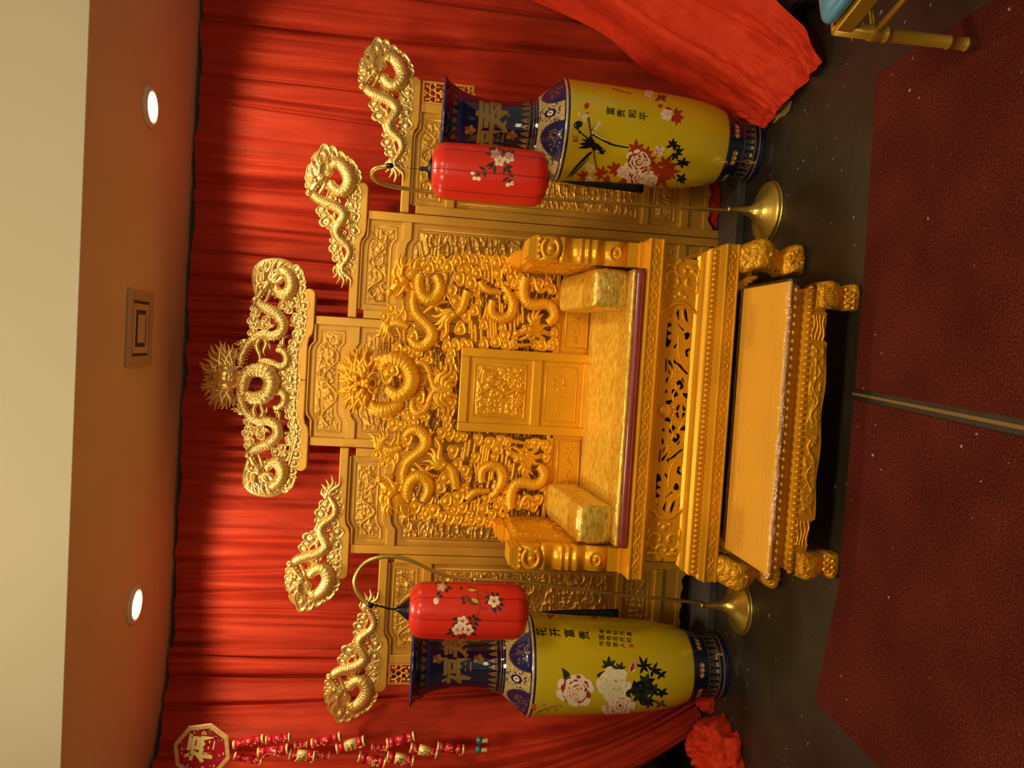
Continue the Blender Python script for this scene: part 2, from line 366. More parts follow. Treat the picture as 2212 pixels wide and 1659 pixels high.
# right drape: cloth spread over the black case towards the room
def drape(name, L, R, nu, nv, label, seed, mat_, amp=0.02):
    L = catmull(L, 24); R = catmull(R, 24); q = np.linspace(0, 1, nv)
    def rs_(P):
        d = np.r_[0, np.cumsum(np.linalg.norm(np.diff(P, axis=0), axis=1))]; d /= d[-1]
        return np.stack([np.interp(q, d, P[:, i]) for i in range(3)], 1)
    L, R = rs_(L), rs_(R); u = np.linspace(0, 1, nu)[None, :, None]
    P = L[:, None]*(1 - u) + R[:, None]*u
    U = np.broadcast_to(u[..., 0], P.shape[:2]); V = np.broadcast_to(q[:, None], P.shape[:2])
    n = np.cross(np.gradient(P, axis=1), np.gradient(P, axis=0)); n /= np.maximum(np.linalg.norm(n, axis=2), 1e-9)[..., None]
    if n[..., 0].mean() > 0: n = -n
    h = amp*(1.3*np.sin(U*13 + 2*V + 4*vnoise(U*3 + seed, V*1.5)) + 1.0*(vnoise(U*8 + seed, V*2) - 0.5)*2 - 1.2*np.exp(-((U - 0.42 - 0.1*V)/0.02)**2) - np.exp(-((U - 0.72 + 0.08*V)/0.015)**2))
    bulge = 0.10*np.sin(pi*U)*(0.4 + 0.6*V)
    h = h*(0.5 + 0.7*np.exp(-V*3)) + bulge + 0.018*np.exp(-V*14)*(vnoise(U*30, V*40 + 5) - 0.3)*3
    P = P + n*h[..., None]; P[..., 2] = np.maximum(P[..., 2], 0.006)
    mb = MB(); mb.grid(P); o = mb.build(name, mat_); tag(o, label, 'curtain'); return o
drape('curtain', [(1.150, 3.57, 0.01), (1.265, 3.75, 0.173), (1.492, 3.95, 0.507), (1.693, 4.05, 0.741), (1.858, 4.13, 1.129), (2.1, 4.18, 1.9), (2.3, 4.2, 2.75)],
      [(1.27, 3.045, 0.01), (1.38, 3.06, 0.075), (1.51, 3.14, 0.16), (1.62, 3.22, 0.26), (1.9, 3.4, 0.7), (2.5, 3.7, 1.8), (2.9, 3.9, 2.75)], 110, 190,
      'red taffeta drape sweeping forward over the black case at the right', 21, CURT2, 0.011)
mb = MB(); mb.box((1.55, 3.02, 0), (2.3, 3.50, 0.10)); mb.box((1.545, 3.015, 0.075), (2.305, 3.505, 0.084))
tag(mb.build('equipment_case', BLACKP, bevel=0.008), 'black case half covered by the red drape behind the blue chair', 'case')
mb = MB(); mb.tube(catmull([(1.57, 3.08, 0.106), (1.60, 3.06, 0.106), (1.66, 3.10, 0.106), (1.72, 3.05, 0.106), (1.80, 3.08, 0.106)], 8), 0.004, 6); tag(mb.build('cable', BLACKC), 'thin black cable looped on the black case', 'cable')
# yellow paper strip peeping from under the drape hem
mb = MB(); P0 = np.array([(1.146, 3.53), (1.158, 3.46), (1.152, 3.42), (1.166, 3.37), (1.20, 3.36), (1.22, 3.42), (1.2, 3.52)])
mb.add([(x, y, 0.001) for x, y in P0] + [(x, y, 0.004) for x, y in P0], [tuple(range(6, -1, -1)), tuple(range(7, 14))] + [(i, (i + 1) % 7, (i + 1) % 7 + 7, i + 7) for i in range(7)], 0, False)
tag(mb.build('paper_scrap', PAPER), 'yellow paper scrap under the hem of the red drape', 'paper')

# crumpled cloth
def crumple(name, c, r, label, seed, mat_, n=70, k=0.35):
    th = np.linspace(0, pi/2*1.08, n//2); ph = np.linspace(0, 2*pi, n, endpoint=False); A, B = np.meshgrid(th, ph, indexing='ij')
    x, y, z = np.sin(A)*np.cos(B), np.sin(A)*np.sin(B), np.cos(A)
    d = 1 + k*(1 - np.abs(2*vnoise(x*3.2 + seed + 9, y*3.2 + z*2.1 + 9) - 1))*0.9 + k*0.6*(1 - np.abs(2*vnoise(x*7 + seed + 9, y*7 + z*5 + 19) - 1)) - k*0.7
    P = np.stack([c[0] + r[0]*x*d, c[1] + r[1]*y*d, np.maximum(c[2] + r[2]*z*d, c[2] + 0.002)], -1)
    mb = MB(); mb.grid(P, 0, True, True); o = mb.build(name, mat_); tag(o, label, 'cloth'); return o
crumple('red_cloth', (-1.87, 3.52, 0.0), (0.13, 0.17, 0.165), 'bundled red cloth heaped on the floor in front of the left curtain', 3, CURT2)
crumple('red_cloth', (-1.735, 3.765, 0.0), (0.055, 0.05, 0.07), 'small red cloth tuft on the floor beside the left vase foot', 6, CURT2, 50)
crumple('red_cloth', (0.852, 4.082, 0.045), (0.125, 0.06, 0.052), 'red cloth stuffed under the right end of the gold screen', 9, CURT2, 60)

# ------------------------------------------------------------------ carpet in two pieces
def slab(name, poly, z0, z1, mat_, label, cat):
    mb = MB(); n = len(poly)
    mb.add([(x, y, z0) for x, y in poly] + [(x, y, z1) for x, y in poly], [tuple(range(n - 1, -1, -1)), tuple(range(n, 2*n))] + [(i, (i + 1) % n, (i + 1) % n + n, i + n) for i in range(n)], 0, False)
    return tag(mb.build(name, mat_), label, cat)
slab('carpet', [(-0.058, 2.669), (-0.095, 1.87), (-0.16, 0.6), (1.20, 0.6), (1.13, 1.6), (1.108, 2.118), (1.091, 2.692), (0.36, 2.671)], 0.0005, 0.007, CARPET, 'dark red carpet piece to the right of the taped seam', 'carpet')
slab('carpet', [(-0.099, 2.669), (-0.80, 2.671), (-1.28, 2.773), (-1.307, 2.342), (-1.36, 0.6), (-0.27, 0.6), (-0.144, 1.868)], 0.0005, 0.007, CARPET, 'dark red carpet piece to the left of the taped seam', 'carpet')
slab('floor_tape', [(-0.073, 2.69), (-0.113, 1.87), (-0.19, 0.6), (-0.215, 0.6), (-0.125, 1.87), (-0.082, 2.69)], 0.0004, 0.002, mat('ochre_tape', (0.16, 0.10, 0.022), 0.6), 'worn ochre tape along the gap between the two carpet pieces', 'tape')

# ------------------------------------------------------------------ carving tools: traced on a plane, built as solid relief
class Carve:
    """relief elements given in photograph pixels on the plane Y; 'maps' moves / mirrors the (X, Z) of the pattern"""
    def __init__(s, mb, Y, maps=None, mat=0, fat=1.22):
        s.mb, s.Y, s.maps, s.mat, s.px, s.fat = mb, Y, maps or [lambda X, Z: (X, Z)], mat, Y/F, fat
    def P(s, p):
        q = at(p[0], p[1], s.Y); return q[0], q[2]
    def emit(s, fn):
        for mp in s.maps: fn(mp)
    def pts(s, P, depth):
        P = [s.P(p) for p in P]; return P
    def tube(s, P, r, depth=0.0, flat=0.75, n=7, k=9, rings=0.0, taper=(1, 1), period=2.2, d1=None):
        C = catmull([s.P(p) for p in P], n) if len(P) > 2 else np.array([np.array(s.P(P[0]))*(1 - t) + np.array(s.P(P[1]))*t for t in np.linspace(0, 1, n + 1)])
        L = np.r_[0, np.cumsum(np.linalg.norm(np.diff(C, axis=0), axis=1))]; u = L/L[-1]
        if np.ndim(r): R = np.interp(u, np.linspace(0, 1, len(r)), r)*s.px
        else: R = np.full(len(C), r*s.px)
        R = R*(1.16 if rings else 1.0)
        if rings:
            # scaly rings along a dragon's body: dense resampling, then a saw-tooth of the radius
            step = np.mean(R)/5.5; q = np.arange(0, L[-1], step)
            C = np.stack([np.interp(q, L, C[:, 0]), np.interp(q, L, C[:, 1])], 1); R = np.interp(q, L, R); u = q/L[-1]
            R = R*(1 + 0.6*rings*(0.5 - (np.arange(len(q)) % 3)/2.0))
        D = depth if d1 is None else depth + (d1 - depth)*u
        def go(mp):
            X, Z = mp(C[:, 0], C[:, 1])
            s._ptube(X, Z, D, R, k, flat, 1 if rings else s.mat)
        s.emit(go)
    def _ptube(s, X, Z, D, R, k, flat, mt=0):
        n = len(X); tx, tz = np.gradient(X), np.gradient(Z); l = np.maximum(np.hypot(tx, tz), 1e-9); nx, nz = -tz/l, tx/l
        th = np.linspace(0, 2*pi, k, endpoint=False); D = np.broadcast_to(D, (n,))
        P = np.stack([X[:, None] + (nx*R)[:, None]*np.cos(th), s.Y - D[:, None] - (R*flat)[:, None]*np.sin(th), Z[:, None] + (nz*R)[:, None]*np.cos(th)], -1)
        s.mb.grid(P, mt, True, True); b = s.mb.n - n*k
        s.mb.F += [tuple(b + j for j in range(k))[::-1], tuple(b + (n - 1)*k + j for j in range(k))]; s.mb.M += [mt]*2; s.mb.S += [True]*2
    def fins(s, P, r, h, depth=0.0, every=1.5, side=1):
        """row of little dorsal spikes along a body"""
        C = catmull([s.P(p) for p in P], 10); L = np.r_[0, np.cumsum(np.linalg.norm(np.diff(C, axis=0), axis=1))]
        q = np.arange(0, L[-1], r*s.px*every); X0 = np.interp(q, L, C[:, 0]); Z0 = np.interp(q, L, C[:, 1])
        tx, tz = np.gradient(X0), np.gradient(Z0); l = np.maximum(np.hypot(tx, tz), 1e-9); nx, nz = -tz/l*side, tx/l*side
        for i in range(len(q)):
            a = r*s.px*0.9; b = (r + h)*s.px
            p = np.array([[X0[i] + nx[i]*a, Z0[i] + nz[i]*a], [X0[i] + nx[i]*b - tx[i]/l[i]*h*s.px*0.5, Z0[i] + nz[i]*b - tz[i]/l[i]*h*s.px*0.5]])
            def go(mp, p=p):
                X, Z = mp(p[:, 0], p[:, 1]); c = np.stack([X, np.full(2, s.Y - depth), Z], 1); s.mb.tube(c, [h*s.px*0.42, h*s.px*0.06], 5, s.mat, 0.8)
            s.emit(go)
    def flame(s, a, b, w, depth=0.0, bend=0.18, d1=None):
        """tapering S-curved tuft from a to b"""
        a = np.array(a, float); b = np.array(b, float); v = b - a; nrm = np.array([-v[1], v[0]])
        P = [a, a + v*0.30 + nrm*bend, a + v*0.66 - nrm*bend*0.7, b]
        w = w*1.3; s.tube(P, [w*0.85, w, w*0.8, w*0.5, w*0.08], depth, 0.8, 5, 7, d1=d1)
    def cloud(s, c, r, ang=0.0, depth=0.0, h=0.45, tear=0.45, lobes=3):
        """ruyi cloud boss: lobed teardrop disc with raised rim, groove and centre knob"""
        cx, cz = s.P(c); R = s.fat*r*s.px; th = np.linspace(0, 2*pi, 22, endpoint=False); a = radians(ang)
        # pixel angle -> plane angle: image right is world down, image up is world right
        base = 1 + tear*np.maximum(0, np.cos(th - a))**4*1.1 + 0.09*np.cos(lobes*(th - a))
        prof = [(1.0, -0.30), (1.0, 0.10), (0.93, 0.30), (0.80, 0.34), (0.64, 0.16), (0.50, 0.14), (0.43, 0.30), (0.26, 0.40), (0.0, 0.43)]
        P = []
        for rr, hh in prof:
            bl = base if rr > 0.6 else 1 + (base - 1)*rr*0.6
            P.append(np.stack([cx + R*rr*bl*np.cos(th), np.full(22, hh*R*h/0.55), cz + R*rr*bl*np.sin(th)], -1))
        P = np.array(P)
        def go(mp):
            X, Z = mp(P[..., 0], P[..., 2]); s.mb.grid(np.stack([X, s.Y - depth - P[..., 1], Z], -1), s.mat, True, True)
        s.emit(go)
    def knob(s, c, r, depth=0.0, h=1.0, r2=None, ang=0):
        cx, cz = s.P(c); ra, rb = r*s.px, (r2 or r)*s.px; a = radians(ang)
        th = np.linspace(0, pi, 7); ph = np.linspace(0, 2*pi, 12, endpoint=False)
        u = np.sin(th)[:, None]*np.cos(ph)*ra; v = np.cos(th)[:, None]*np.ones(12)*rb; d = np.sin(th)[:, None]*np.sin(ph)*ra*h
        X0 = cx + u*cos(a) - v*sin(a); Z0 = cz + u*sin(a) + v*cos(a)
        def go(mp):
            X, Z = mp(X0, Z0); s.mb.grid(np.stack([X, s.Y - depth - d, Z], -1), s.mat, True, True)
        s.emit(go)
    def claw(s, c, tips, w, depth=0.0, bend=0.15):
        s.knob(c, w*1.25, depth, 0.9)
        for t in tips: s.flame(c, t, w, depth, bend)
    def head(s, skull, snout, r, depth, mane, mane_w, jaw_open=0.55, horn=None):
        """dragon's head in profile between skull and snout points; mane = tuft tip points"""
        r = r*1.15; S = np.array(skull, float); N = np.array(snout, float); v = N - S; L = np.linalg.norm(v); v /= L; n = np.array([-v[1], v[0]])
        g = lambda a, b: tuple(S + v*a*L + n*b*L)
        s.sg = g
        full = []
        for k, t in enumerate(mane):
            if k: full.append(((t[0] + mane[k - 1][0])/2*0.96 + S[0]*0.04, (t[1] + mane[k - 1][1])/2*0.96 + S[1]*0.04))
            full.append(t)
        for k, t in enumerate(full):
            fr = k/max(1, len(full) - 1); s.flame(g(0.30 - 0.55*fr, 0.30 - 0.42*fr), t, mane_w*0.92, depth*1.05 - 0.003*(k % 2), 0.10 if k % 3 else -0.08, d1=depth*0.55)
        s.knob(g(0.0, 0.0), r*0.74, depth, 1.0); s.knob(g(0.08, -0.22), r*0.42, depth*1.1, 0.9); s.knob(g(0.22, -0.05), r*0.5, depth*1.1, 1.0)     # skull, cheek
        s.tube([g(0.0, 0.05), g(0.45, 0.10), g(0.85, 0.08), g(1.12, 0.05)], [r*0.8, r*0.62, r*0.5, r*0.45], depth, 0.95, 6, 10)      # muzzle
        s.knob(g(1.10, 0.13), r*0.42, depth + r*0.35*s.px, 0.9)               # nose
        s.tube([g(1.16, -0.04), g(1.28, 0.10), g(1.20, 0.26), g(1.06, 0.24)], [r*0.2, r*0.24, r*0.2, r*0.08], depth, 0.9, 5, 7)   # curled lip
        s.tube([g(0.05, -0.28), g(0.45, -0.42*jaw_open - 0.12), g(0.85, -0.5*jaw_open - 0.1), g(1.02, -0.38*jaw_open - 0.1)], [r*0.5, r*0.36, r*0.3, r*0.16], depth*0.8, 0.9, 6, 8)   # lower jaw
        for a in (0.55, 0.75, 0.95): s.tube([g(a, -0.06), g(a + 0.03, -0.22)], [r*0.13, r*0.03], depth + 0.3*r*s.px, 0.9, 2, 6)       # teeth
        s.knob(g(0.34, 0.20), r*0.34, depth + r*0.55*s.px, 1.0)               # eye
        s.tube([g(0.10, 0.34), g(0.36, 0.44), g(0.62, 0.30)], [r*0.12, r*0.22, r*0.08], depth + r*0.5*s.px, 0.9, 5, 7)            # brow
        s.tube([g(-0.1, 0.28), g(-0.5, 0.52), g(-0.85, 0.50)] if horn is None else horn, [r*0.3, r*0.22, r*0.05], depth + r*0.4*s.px, 0.9, 6, 7)   # horn
        s.tube([g(1.05, -0.02), g(1.18, -0.34), g(0.92, -0.62), g(1.0, -0.86)], [r*0.14, r*0.12, r*0.10, r*0.03], depth, 0.9, 6, 6)   # whisker
        s.flame(g(0.1, -0.35), g(0.35, -1.0), r*0.3, depth*0.6, 0.15); s.flame(g(-0.1, -0.35), g(-0.05, -0.95), r*0.3, depth*0.6, -0.15)      # beard

MIR = lambda X, Z: (2*XC - X, Z)
IDN = lambda X, Z: (X, Z)

def face(c, k, depth, tips, horns=True):
    """dragon's face turned to the front, with a burst of spikes; c is a Carve, k=(x, y) of its centre"""
    K = np.array(k, float); a = lambda dx, dy: (K[0] + dx, K[1] + dy)
    T = sorted(tips, key=lambda t: atan2(t[1] - K[1], t[0] - K[0])); mid = [((T[i][0] + T[i - 1][0])/2*0.97 + K[0]*0.03, (T[i][1] + T[i - 1][1])/2*0.97 + K[1]*0.03) for i in range(1, len(T))]
    for i, t in enumerate(mid): v = np.array(t) - K; c.flame(tuple(K + v*0.2), t, 5.5, depth*0.6, 0.10 if i % 2 else -0.10, d1=depth*0.7)
    for i, t in enumerate(tips):
        v = np.array(t, float) - K; s = 0.30 if i % 2 else 0.22
        c.flame(tuple(K + v*s), t, 7.5, depth*0.35, 0.09 if i % 2 else -0.09, d1=depth*0.25)
        w = np.array(t, float)*0.72 + K*0.28; c.flame(tuple(K + v*0.15), tuple(w), 5.0, depth*0.8, -0.10 if i % 2 else 0.10, d1=depth*0.6)
    c.knob(a(0, 0), 25, depth*0.45, 0.75, 29)                           # head mass
    for sg in (-1, 1):
        c.knob(a(-14, 13*sg), 8, depth*1.0, 1.0); c.knob(a(-17, 12*sg), 10, depth*0.85, 0.9, 7)
        c.knob(a(2, 16*sg), 8, depth*0.95, 0.9)                          # cheek
        c.tube([a(-6, 4*sg), a(-18, 8*sg), a(-24, 18*sg), a(-18, 26*sg)], [4, 4.5, 3.5, 1], depth*1.15, 0.9, 5, 7)       # brow
        c.knob(a(-10, 12*sg), 4.6, depth*1.35, 1.0)                       # eye
        c.tube([a(14, 8*sg), a(20, 18*sg), a(30, 22*sg), a(36, 16*sg)], [3, 2.6, 2, 0.6], depth*0.9, 0.9, 5, 6)          # whisker
        c.tube([a(17, 5*sg), a(27, 8*sg)], [2.3, 0.4], depth*1.1, 0.9, 3, 6)                                           # fang
        c.flame(a(20, 3*sg), a(42, 13*sg), 4, depth*0.6, 0.12*sg)
        if horns: c.tube([a(-20, 9*sg), a(-34, 12*sg), a(-44, 7*sg)], [4, 3, 0.6], depth*1.1, 0.9, 6, 7)
    c.knob(a(8, 0), 9, depth*1.25, 1.1, 11); c.knob(a(14, 5), 4.6, depth*1.5, 1.0); c.knob(a(14, -5), 4.6, depth*1.5, 1.0)   # nose
    c.knob(a(-2, 0), 6, depth*1.2, 1.0); c.knob(a(-24, 0), 6, depth*1.05, 0.9)
    for dy in (-9, -4.5, 0, 4.5, 9): c.tube([a(19, dy), a(23.5, dy)], [2, 1.2], depth*1.0, 0.9, 2, 6)                   # teeth
    c.tube([a(18, -12), a(28, -8), a(31, 0), a(28, 8), a(18, 12)], 3.2, depth*0.8, 0.9, 4, 7)                           # jaw

# ------------------------------------------------------------------ the carved five-panel screen
YS = 4.0
screen = thing('throne_screen', 'tall five-panel carved gold screen with dragon crests standing behind the throne', 'screen', (XC, YS + 0.04, 0.045))

def wavy_poly(x0, x1, z0, z1, side, step=0.026, sl=0.05):
    """cell outline whose top and bottom edges step down near one side (side: +1, -1 or 0 for both)"""
    def edge(z):
        pts = []
        if side in (-1, 0): pts += [(x0, z - step), (x0 + 0.085, z - step), (x0 + 0.085 + sl*0.5, z - step*0.25), (x0 + 0.085 + sl, z)]
        else: pts += [(x0, z)]
        if side in (1, 0): pts += [(x1 - 0.085 - sl, z), (x1 - 0.085 - sl*0.5, z - step*0.25), (x1 - 0.085, z - step), (x1, z - step)]
        else: pts += [(x1, z)]
        return pts
    return edge(z0), edge(z1)
def lerp_edge(e, xs): return np.interp(xs, [p[0] for p in e], [p[1] for p in e])
def strip(mb, lo, hi, x0, x1, y0, y1, n=40, mat=0):
    """solid band between two edge lines"""
    xs = np.unique(np.r_[np.linspace(x0, x1, n), [p[0] for p in lo if x0 < p[0] < x1], [p[0] for p in hi if x0 < p[0] < x1]])
    a, b = lerp_edge(lo, xs), lerp_edge(hi, xs)
    poly = [(x, z) for x, z in zip(xs, a)] + [(x, z) for x, z in zip(xs[::-1], b[::-1])]
    mb.prism(poly, y0, y1, mat)
def cell_frame(mb, e, y, w, d):
    """raised bead moulding just inside a cell"""
    lo, hi = e; x0, x1 = lo[0][0], lo[-1][0]
    path = [(x, z + w) for x, z in lo]; path[0] = (x0 + w, path[0][1]); path[-1] = (x1 - w, path[-1][1])
    top = [(x, z - w) for x, z in hi][::-1]; top[0] = (x1 - w, top[0][1]); top[-1] = (x0 + w, top[-1][1])
    P = path + top + [path[0]]
    mb.tube([(x, y, z) for x, z in P], d, 6, 0, 0.9, False, (0, -1, 0))
def relief(mb, e, y, inset, depth, seed, fx, fz, step=0.0026, sharp=3.6):
    """carved field: ridged cloud-and-flame relief as a real height field"""
    lo, hi = e; x0, x1 = lo[0][0] + inset, lo[-1][0] - inset
    nx = max(8, int((x1 - x0)/step)); H = np.mean([p[1] for p in hi]) - np.mean([p[1] for p in lo]) - 2*inset; nz = max(8, int(H/step))
    xs = np.linspace(x0, x1, nx); a = lerp_edge(lo, xs) + inset; b = lerp_edge(hi, xs) - inset
    t = np.linspace(0, 1, nz)[:, None]; X = np.broadcast_to(xs, (nz, nx)); Z = a*(1 - t) + b*t
    wx = X + 0.030*(vnoise(X*9 + seed, Z*9) - 0.5); wz = Z + 0.05*(vnoise(X*7 + seed + 40, Z*11) - 0.5)
    n1 = 1 - np.abs(2*vnoise(wx*fx + seed, wz*fz) - 1); n2 = 1 - np.abs(2*vnoise(wx*fx*2.1 + seed + 17, wz*fz*1.7 + 5) - 1)
    h = np.clip(0.75*n1**sharp + 0.5*n2**(sharp*1.2), 0, 1.1)
    edge = np.minimum(np.minimum(np.arange(nx), np.arange(nx)[::-1])[None, :], np.minimum(np.arange(nz), np.arange(nz)[::-1])[:, None])/5.0
    h = h*np.clip(edge, 0, 1)*(0.55 + 0.7*vnoise(X*6 + seed, Z*4))
    mb.grid(np.stack([X, y - depth*h, Z], -1))

def screen_panel(x0, x1, ztop, side, label, seed):
    """x0..x1 in world X; ztop = top of the cap rail over the full-height part"""
    pm = MB(); S = 0.043; yf, yb = YS, YS + 0.045
    e_up = wavy_poly(x0 + S, x1 - S, ztop - 0.225, ztop - 0.047, side)
    e_lo = wavy_poly(x0 + S, x1 - S, 0.472, ztop - 0.270, side); e_lo = ([(x0 + S, 0.472), (x1 - S, 0.472)], e_lo[1])
    e_sm = ([(x0 + S, 0.262), (x1 - S, 0.262)], [(x0 + S, 0.436), (x1 - S, 0.436)])
    e_pl = ([(x0 + S, 0.105), (x1 - S, 0.105)], [(x0 + S, 0.218), (x1 - S, 0.218)])
    pm.box((x0, yf, 0.045), (x0 + S, yb, ztop - 0.075)); pm.box((x1 - S, yf, 0.045), (x1, yb, ztop - 0.075))
    strip(pm, [(x, z - 0.008) for x, z in e_up[1]], [(x, z + 0.004) for x, z in e_up[1]], x0 + S, x1 - S, yf, yb)
    strip(pm, e_lo[1], e_up[0], x0 + S, x1 - S, yf, yb); strip(pm, e_sm[1], e_lo[0], x0 + S, x1 - S, yf, yb); strip(pm, e_pl[1], e_sm[0], x0 + S, x1 - S, yf, yb)
    # scalloped apron under the plain cell
    xs = np.linspace(x0 + S, x1 - S, 46); u = (xs - xs[0])/(xs[-1] - xs[0]); zz = 0.098 + 0.028*np.abs(2*u - 1)**1.5*0 + 0.012*np.abs(np.sin(u*pi*5)) - 0.022*np.exp(-((np.abs(2*u - 1) - 0.95)/0.12)**2)
    pm.prism([(x, z) for x, z in zip(xs, zz)] + [(x1 - S, 0.135), (x0 + S, 0.135)], yf + 0.008, yb - 0.01)
    p = pm.build('panel', GOLD_S, screen, bevel=0.003)
    fm = MB()
    for e in (e_up, e_lo, e_sm, e_pl):
        zlo = min(q[1] for q in e[0]) ; strip(fm, e[0], e[1], x0 + S, x1 - S, yf + 0.022, yf + 0.034)
    for e in (e_up, e_lo, e_sm): cell_frame(fm, e, yf + 0.022, 0.030, 0.006)
    fm.build('field', GOLD_S, p)
    for e, nm, fx, fz, dp in ((e_up, 'dragon_relief', 38, 42, 0.010), (e_lo, 'cloud_relief', 20, 48, 0.014), (e_sm, 'flower_relief', 34, 44, 0.009)):
        rm = MB(); relief(rm, e, yf + 0.0215, 0.042, dp, seed, fx, fz); seed += 31
        if nm == 'dragon_relief':
            xa, xb = e[0][0][0] + 0.06, e[0][-1][0] - 0.06; zc = (e[0][1][1] + e[1][1][1])/2 + (0.012 if side else 0)
            q = np.linspace(0, 1, 90); X = xa + (xb - xa)*q; Z = zc + 0.034*np.sin(q*4.5*pi); R = 0.0075*(1 - 0.55*q)*(1 + 0.14*(0.5 - (np.arange(90) % 3)/2))
            rm.tube(np.stack([X, np.full(90, yf + 0.016), Z], 1), R, 8)
        rm.build(nm, GOLD_S, p)
    return p
# half widths measured from the centre line
panels = {}
def X(u): return XC + u
pc = screen_panel(X(-0.328), X(0.328), 2.192, 0, 'centre', 3)
pr = screen_panel(X(0.331), X(0.873), 1.960, 1, 'r', 101)
pl = screen_panel(X(-0.873), X(-0.331), 1.960, -1, 'l', 207)
por = screen_panel(X(0.876), X(1.430), 1.728, 1, 'or', 305)
pol = screen_panel(X(-1.446), X(-0.876), 1.735, -1, 'ol', 411)

def cap(parent, xin, xout, ztop, sgn, step_x):
    """cap rail over one panel: straight run, a step down, a knobbed outer end (sgn = outward direction)"""
    mb = MB(); t = 0.046; P = [(xin, ztop - t), (xin, ztop)]
    P += [(step_x - 0.03*sgn, ztop), (step_x, ztop - 0.006), (step_x + 0.02*sgn, ztop - 0.020), (step_x + 0.05*sgn, ztop - 0.026)]
    c = np.array([xout - 0.030*sgn, ztop - 0.044]); r = 0.032
    P += [(xout - 0.085*sgn, ztop - 0.026), (xout - 0.062*sgn, ztop - 0.022)]
    for a in np.linspace(115, -75, 14): P.append((c[0] + sgn*r*cos(radians(a)), c[1] + 0.004 + r*sin(radians(a))))
    P += [(xout - 0.05*sgn, ztop - 0.026 - t), (step_x + 0.05*sgn, ztop - 0.026 - t), (step_x + 0.02*sgn, ztop - 0.020 - t), (step_x, ztop - 0.006 - t), (step_x - 0.03*sgn, ztop - t)]
    if sgn < 0: P = P[::-1]
    mb.prism(P, YS - 0.012, YS + 0.055); return mb
def dcap(parent, ztop):
    a = cap(parent, X(0), X(0.458), ztop, 1, X(0.215)); b = cap(parent, X(0), X(-0.458), ztop, -1, X(-0.215))
    b.V = a.V + b.V; n = a.n; b.F = a.F + [tuple(i + n for i in f) for f in b.F]; b.M = a.M + b.M; b.S = a.S + b.S; b.n += n
    return b
dcap(pc, 2.194).build('cap_rail', GOLD_S, pc, bevel=0.006)
cap(pr, X(0.331), X(1.006), 1.962, 1, X(0.725)).build('cap_rail', GOLD_S, pr, bevel=0.006)
cap(pl, X(-0.331), X(-1.006), 1.964, -1, X(-0.725)).build('cap_rail', GOLD_S, pl, bevel=0.006)
cap(por, X(0.876), X(1.552), 1.730, 1, X(1.285)).build('cap_rail', GOLD_S, por, bevel=0.006)
cap(pol, X(-0.876), X(-1.592), 1.737, -1, X(-1.30)).build('cap_rail', GOLD_S, pol, bevel=0.006)

# openwork bracket under the outer end of the outer caps
def bracket(parent, x0, sgn, z1):
    mb = MB(); w, h = 0.112, 0.26; x1 = x0 + sgn*w; a, b = min(x0, x1), max(x0, x1); t = 0.010
    mb.box((a, YS, z1 - t), (b, YS + 0.02, z1)); mb.box((a, YS, z1 - h + t), (a + t, YS + 0.02, z1 - t)); mb.box((b - t, YS, z1 - h + t), (b, YS + 0.02, z1 - t)); mb.box((a, YS, z1 - h), (b, YS + 0.02, z1 - h + t))
    r = random.Random(5)
    for zc in np.arange(z1 - 0.055, z1 - h, -0.085):
        xc = (a + b)/2
        for k in range(6):
            an = k*pi/3 + 0.3; q = [(xc + 0.012*cos(an), YS + 0.008, zc + 0.012*sin(an)), (xc + 0.03*cos(an + 0.35), YS + 0.004, zc + 0.03*sin(an + 0.35)), (xc + 0.052*cos(an - 0.1), YS + 0.008, zc + 0.052*sin(an - 0.1))]
            mb.tube(catmull(q, 5), [0.005]*6 + [0.006]*5, 7, 0, 0.8)
            mb.ell((xc + 0.045*cos(an + 0.5), YS + 0.006, zc + 0.042*sin(an + 0.5)), (0.009, 0.007, 0.009))
        mb.tube([(xc + 0.017*cos(q), YS + 0.006, zc + 0.017*sin(q)) for q in np.linspace(0, 2*pi, 20)], 0.005, 7, 0, 0.8, False)
    mb.build('openwork_bracket', GOLD_S, parent)
bracket(por, X(1.430), 1, 1.652); bracket(pol, X(-1.446), -1, 1.660)

